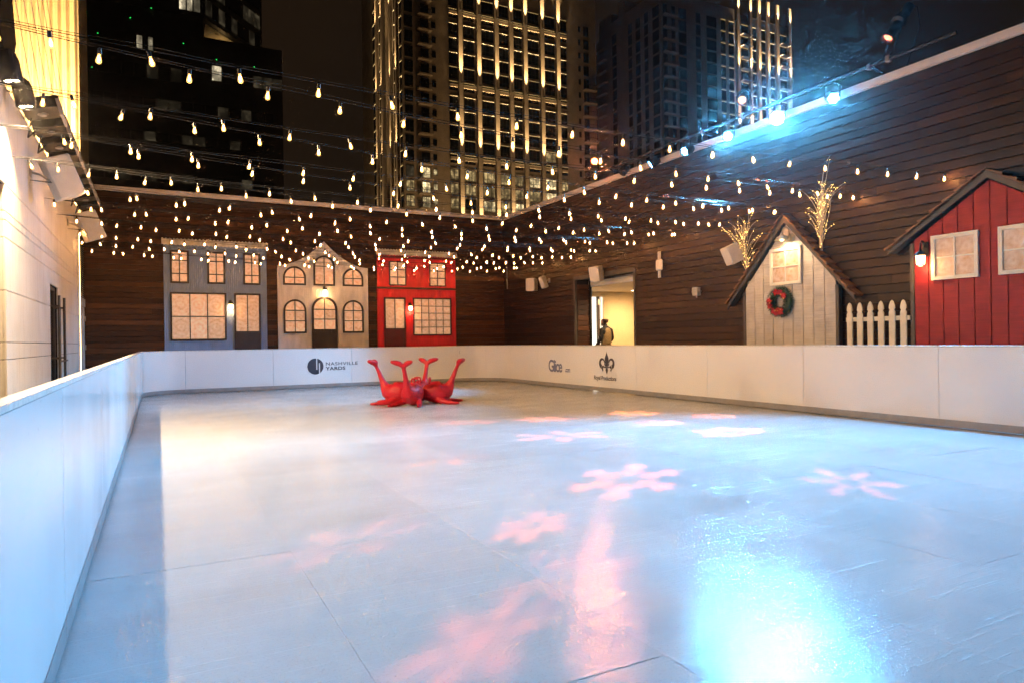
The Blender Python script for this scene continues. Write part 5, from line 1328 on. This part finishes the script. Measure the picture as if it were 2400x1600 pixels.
# right-hand, farther tower
Y2 = 158.0; XB = 132.9
t2 = thing('dark_apartment_tower', 'darker apartment tower behind with lit pilasters on its right end', 'building', (160, Y2, GZ))
MB().box(XB, 187.9, Y2 + 0.12, Y2 + 33, GZ, 101.0).box(133.0, 162.5, Y2 + 0.13, Y2 + 25, 101.001, 104.3).build('wall', M['tower_far'], t2)
MB().box(XB + 0.3, XB + 6, 176.2, 179.2, 101.0, 109).box(XB + 0.3, XB + 6, 183, 190, 101.0, 107.5).build('roof_parapet', M['tower_far'], t2)
colsR = [(139.6, 142.6), (146.35, 148.2), (150.7, 154.7), (156.6, 158.5), (159.9, 162.0), (165.2, 168.2), (169.9, 171.7), (174.0, 175.8), (178.1, 180.0), (182.6, 185.6)]
for j in range(14):
    zt = 98.9 + 1.0 - 3.66 * j
    for ci, (a, b) in enumerate(colsR):
        window_obj(t2, 'y', a, b, zt - 3.0, zt, Y2 + 0.02, M['glass_dark'], 2, 1, 0.09, frame=False)
        if ci >= 3: MB().box(a, b, Y2 - 0.05, Y2 + 0.119, zt + 0.08, zt + 0.22).build('glow_strip', M['uplight_glow'], t2)  # emissive bar imitating the uplit window head
        if ci in (5, 9):
            MB().box(a - 0.6, b + 0.6, Y2 - 1.6, Y2 + 0.119, zt - 3.35, zt - 3.12).build('balcony', M['tower_far'], t2)
            MB().box(a - 0.6, b + 0.6, Y2 - 1.6, Y2 - 1.55, zt - 2.2, zt - 2.1).build('railing', M['black'], t2)
    for (a, b) in ((158.9, 161.9), (164.0, 165.8), (167.8, 170.0), (171.9, 173.8), (180.0, 182.3)):
        window_obj(t2, 'x', a, b, zt - 3.0, zt, XB - 0.02, M['glass_dark'], 2, 1, 0.09, frame=False)
    bl = MB().box(133.4, 138.6, Y2 - 1.3, Y2 + 0.119, zt - 3.35, zt - 3.1).build('balcony', M['tower_far'], t2)
    window_obj(t2, 'y', 133.6, 135.2, zt - 3.0, zt, Y2 + 0.02, M['glass_dark'], 1, 1, 0.09, frame=False)
    window_obj(t2, 'y', 136.9, 138.3, zt - 3.0, zt, Y2 + 0.02, M['glass_dark'], 1, 1, 0.09, frame=False)
    b3 = MB().box(XB - 1.6, XB - 0.002, 184.9, 190.2, zt - 3.35, zt - 3.1).build('balcony', M['tower_far'], t2)
for x in (163.7, 169.0, 172.95, 177.0, 181.3, 187.0):
    pl = MB().box(x - 0.55, x + 0.55, Y2 - 0.5, Y2 + 0.119, GZ, 109.4).build('pilaster', M['tower'], t2)
    for zb in (102.4, 84.4, 66.0):
        lamp('uplight_beam', 'SPOT', (x, Y2 - 1.05, zb), 60000, (1.0, 0.70, 0.36), t2, (0, 0.03, 1), spot_size=R(26), spot_blend=1.0, shadow_soft_size=0.05)
MB().box(163.7, 187.0, Y2 + 0.13, Y2 + 0.5, 101.001, 103.2).build('crown_wall', M['tower_far'], t2)

for (x, y, d_) in ((118.0, 165.0, (0.4, 0.0, 1)), (155.0, 138.0, (0, 0.4, 1))):  # added floods, hidden behind the rink wall, to brighten the far tower
    q = MB().cbox((x, y, 1.0), (0.8, 0.6, 0.5)).build('added_flood', M['black'], t2)
    lamp('added_flood_beam', 'SPOT', (x, y, 1.6), 24000, (1.0, 0.60, 0.38), t2, d_, spot_size=R(90), spot_blend=0.9, shadow_soft_size=0.3)

# dark office block on the left
YO = 75.0
of = thing('dark_office_block', 'dark glass office block with a few lit windows at upper left', 'building', (0, YO, GZ))
MB().box(-40, 12.0, YO, YO + 18, GZ, 32.0).build('lower_block', M['office'], of)
m = MB(); pl = [(-40, 75), (4.55, 75), (10.95, 82.05), (10.95, 95), (-40, 95)]
m.prism(pl, lambda a, b: (a, b, 33.9), (0, 0, 40)); m.build('upper_block', M['office'], of)
MB().box(-39.9, 4.4, YO + 0.1, YO + 17, 32.001, 33.899).build('terrace_core', M['office'], of)
m = MB().prism([(4.7, 76.2), (9.8, 82.0), (9.8, 90), (4.7, 90)], lambda a, b: (a, b, 33.86), (0, 0, 0.03)); m.build('soffit', M['plaster'], of)
lamp('terrace_lamp', 'POINT', (6.6, 79.6, 32.6), 55, (1.0, 0.6, 0.22), of, shadow_soft_size=0.15)
MB().lathe([(0.03, 0.1), (0.14, 0.0), (0.14, -0.12), (0.03, -0.2)], 10, c=(6.6, 79.6, 32.6)).build('terrace_light', M['sconce'], of)
for (x, y) in ((8.3, 78.0), (9.4, 77.4)): MB().lathe([(0.05, 0.5), (0.20, 0.3), (0.24, 0.0), (0.14, -0.2)], 10, c=(x, y, 32.25)).build('terrace_pot', M['gold_stone'], of)
def orow(z0, z1, xs, prob, mats):
    for a, b in zip(xs, xs[1:]):
        mt = random.choice(mats) if random.random() < prob else M['glass_office']
        window_obj(of, 'y', a + 0.04, b - 0.04, z0, z1, YO - 0.03, mt, 1, 1, 0.05)
seq = lambda a, b, s: [a + s * i for i in range(int((b - a) / s) + 1)]
orow(27.0, 28.4, seq(-7.0, 4.2, 1.05), 0.35, [M['lit_dim']])
orow(27.7, 29.3, [5.1, 6.1], 1.0, [M['lit_office']])
orow(27.6, 28.9, seq(6.1, 12.0, 0.98), 0.6, [M['lit_dim']])
orow(29.7, 31.1, [-1.55, -0.95], 1.0, [M['lit_office']]); orow(29.7, 31.1, [-0.55, -0.05], 1.0, [M['lit_office']])
orow(34.3, 36.4, [2.2, 2.9, 3.5, 4.2], 1.0, [M['lit_office']])
orow(24.0, 25.2, seq(-6.5, 11.5, 1.1), 0.12, [M['lit_dim']])
orow(20.9, 21.9, seq(-6.5, 11.5, 1.1), 0.2, [M['lit_dim']])
orow(17.0, 18.0, seq(-6.5, 11.5, 1.1), 0.3, [M['lit_dim'], M['lit_dim']])
orow(13.5, 14.6, seq(-6.5, 11.5, 1.1), 0.0, [M['lit_dim']])
# slanted flank windows of the upper block
fd = Vector((6.4, 7.05, 0)).normalized(); fn = Vector((fd.y, -fd.x, 0))
for k in range(9):
    for zz in (34.3, 36.6, 38.9):
        c = Vector((4.55, 75, zz + 0.8)) + fd * (0.6 + 1.0 * k) + fn * 0.03
        mt = M['lit_dim'] if random.random() < 0.4 else M['glass_office']
        Mr = Matrix.Rotation(math.atan2(fd.y, fd.x), 4, 'Z')
        MB().cbox(c, (0.92, 0.05, 1.5), Mr).build('window', mt, of)
for (x, z) in ((-4.7, 30.6), (-2.0, 32.6), (-0.2, 33.9), (-5.6, 32.4), (2.6, 31.0), (5.6, 29.9), (9.2, 29.8), (-5.2, 27.3)):
    MB().cbox((x, YO - 0.05, z), (0.10, 0.05, 0.07)).build('exit_light', M['green'], of)

# ================================================================== haze
hz = MB().box(-160, 310, -60, 310, GZ - 2.0, 116).build('haze', None); tag(hz, kind='stuff')
hm = bpy.data.materials.new('night_haze'); hm.use_nodes = True; hn = hm.node_tree; hn.nodes.clear()
ho = hn.nodes.new('ShaderNodeOutputMaterial'); hv = hn.nodes.new('ShaderNodeVolumePrincipled')
hv.inputs['Color'].default_value = (0.9, 0.9, 0.92, 1); hv.inputs['Density'].default_value = 0.0006; hv.inputs['Anisotropy'].default_value = 0.965
hn.links.new(hv.outputs[0], ho.inputs['Volume']); hz.data.materials.append(hm)
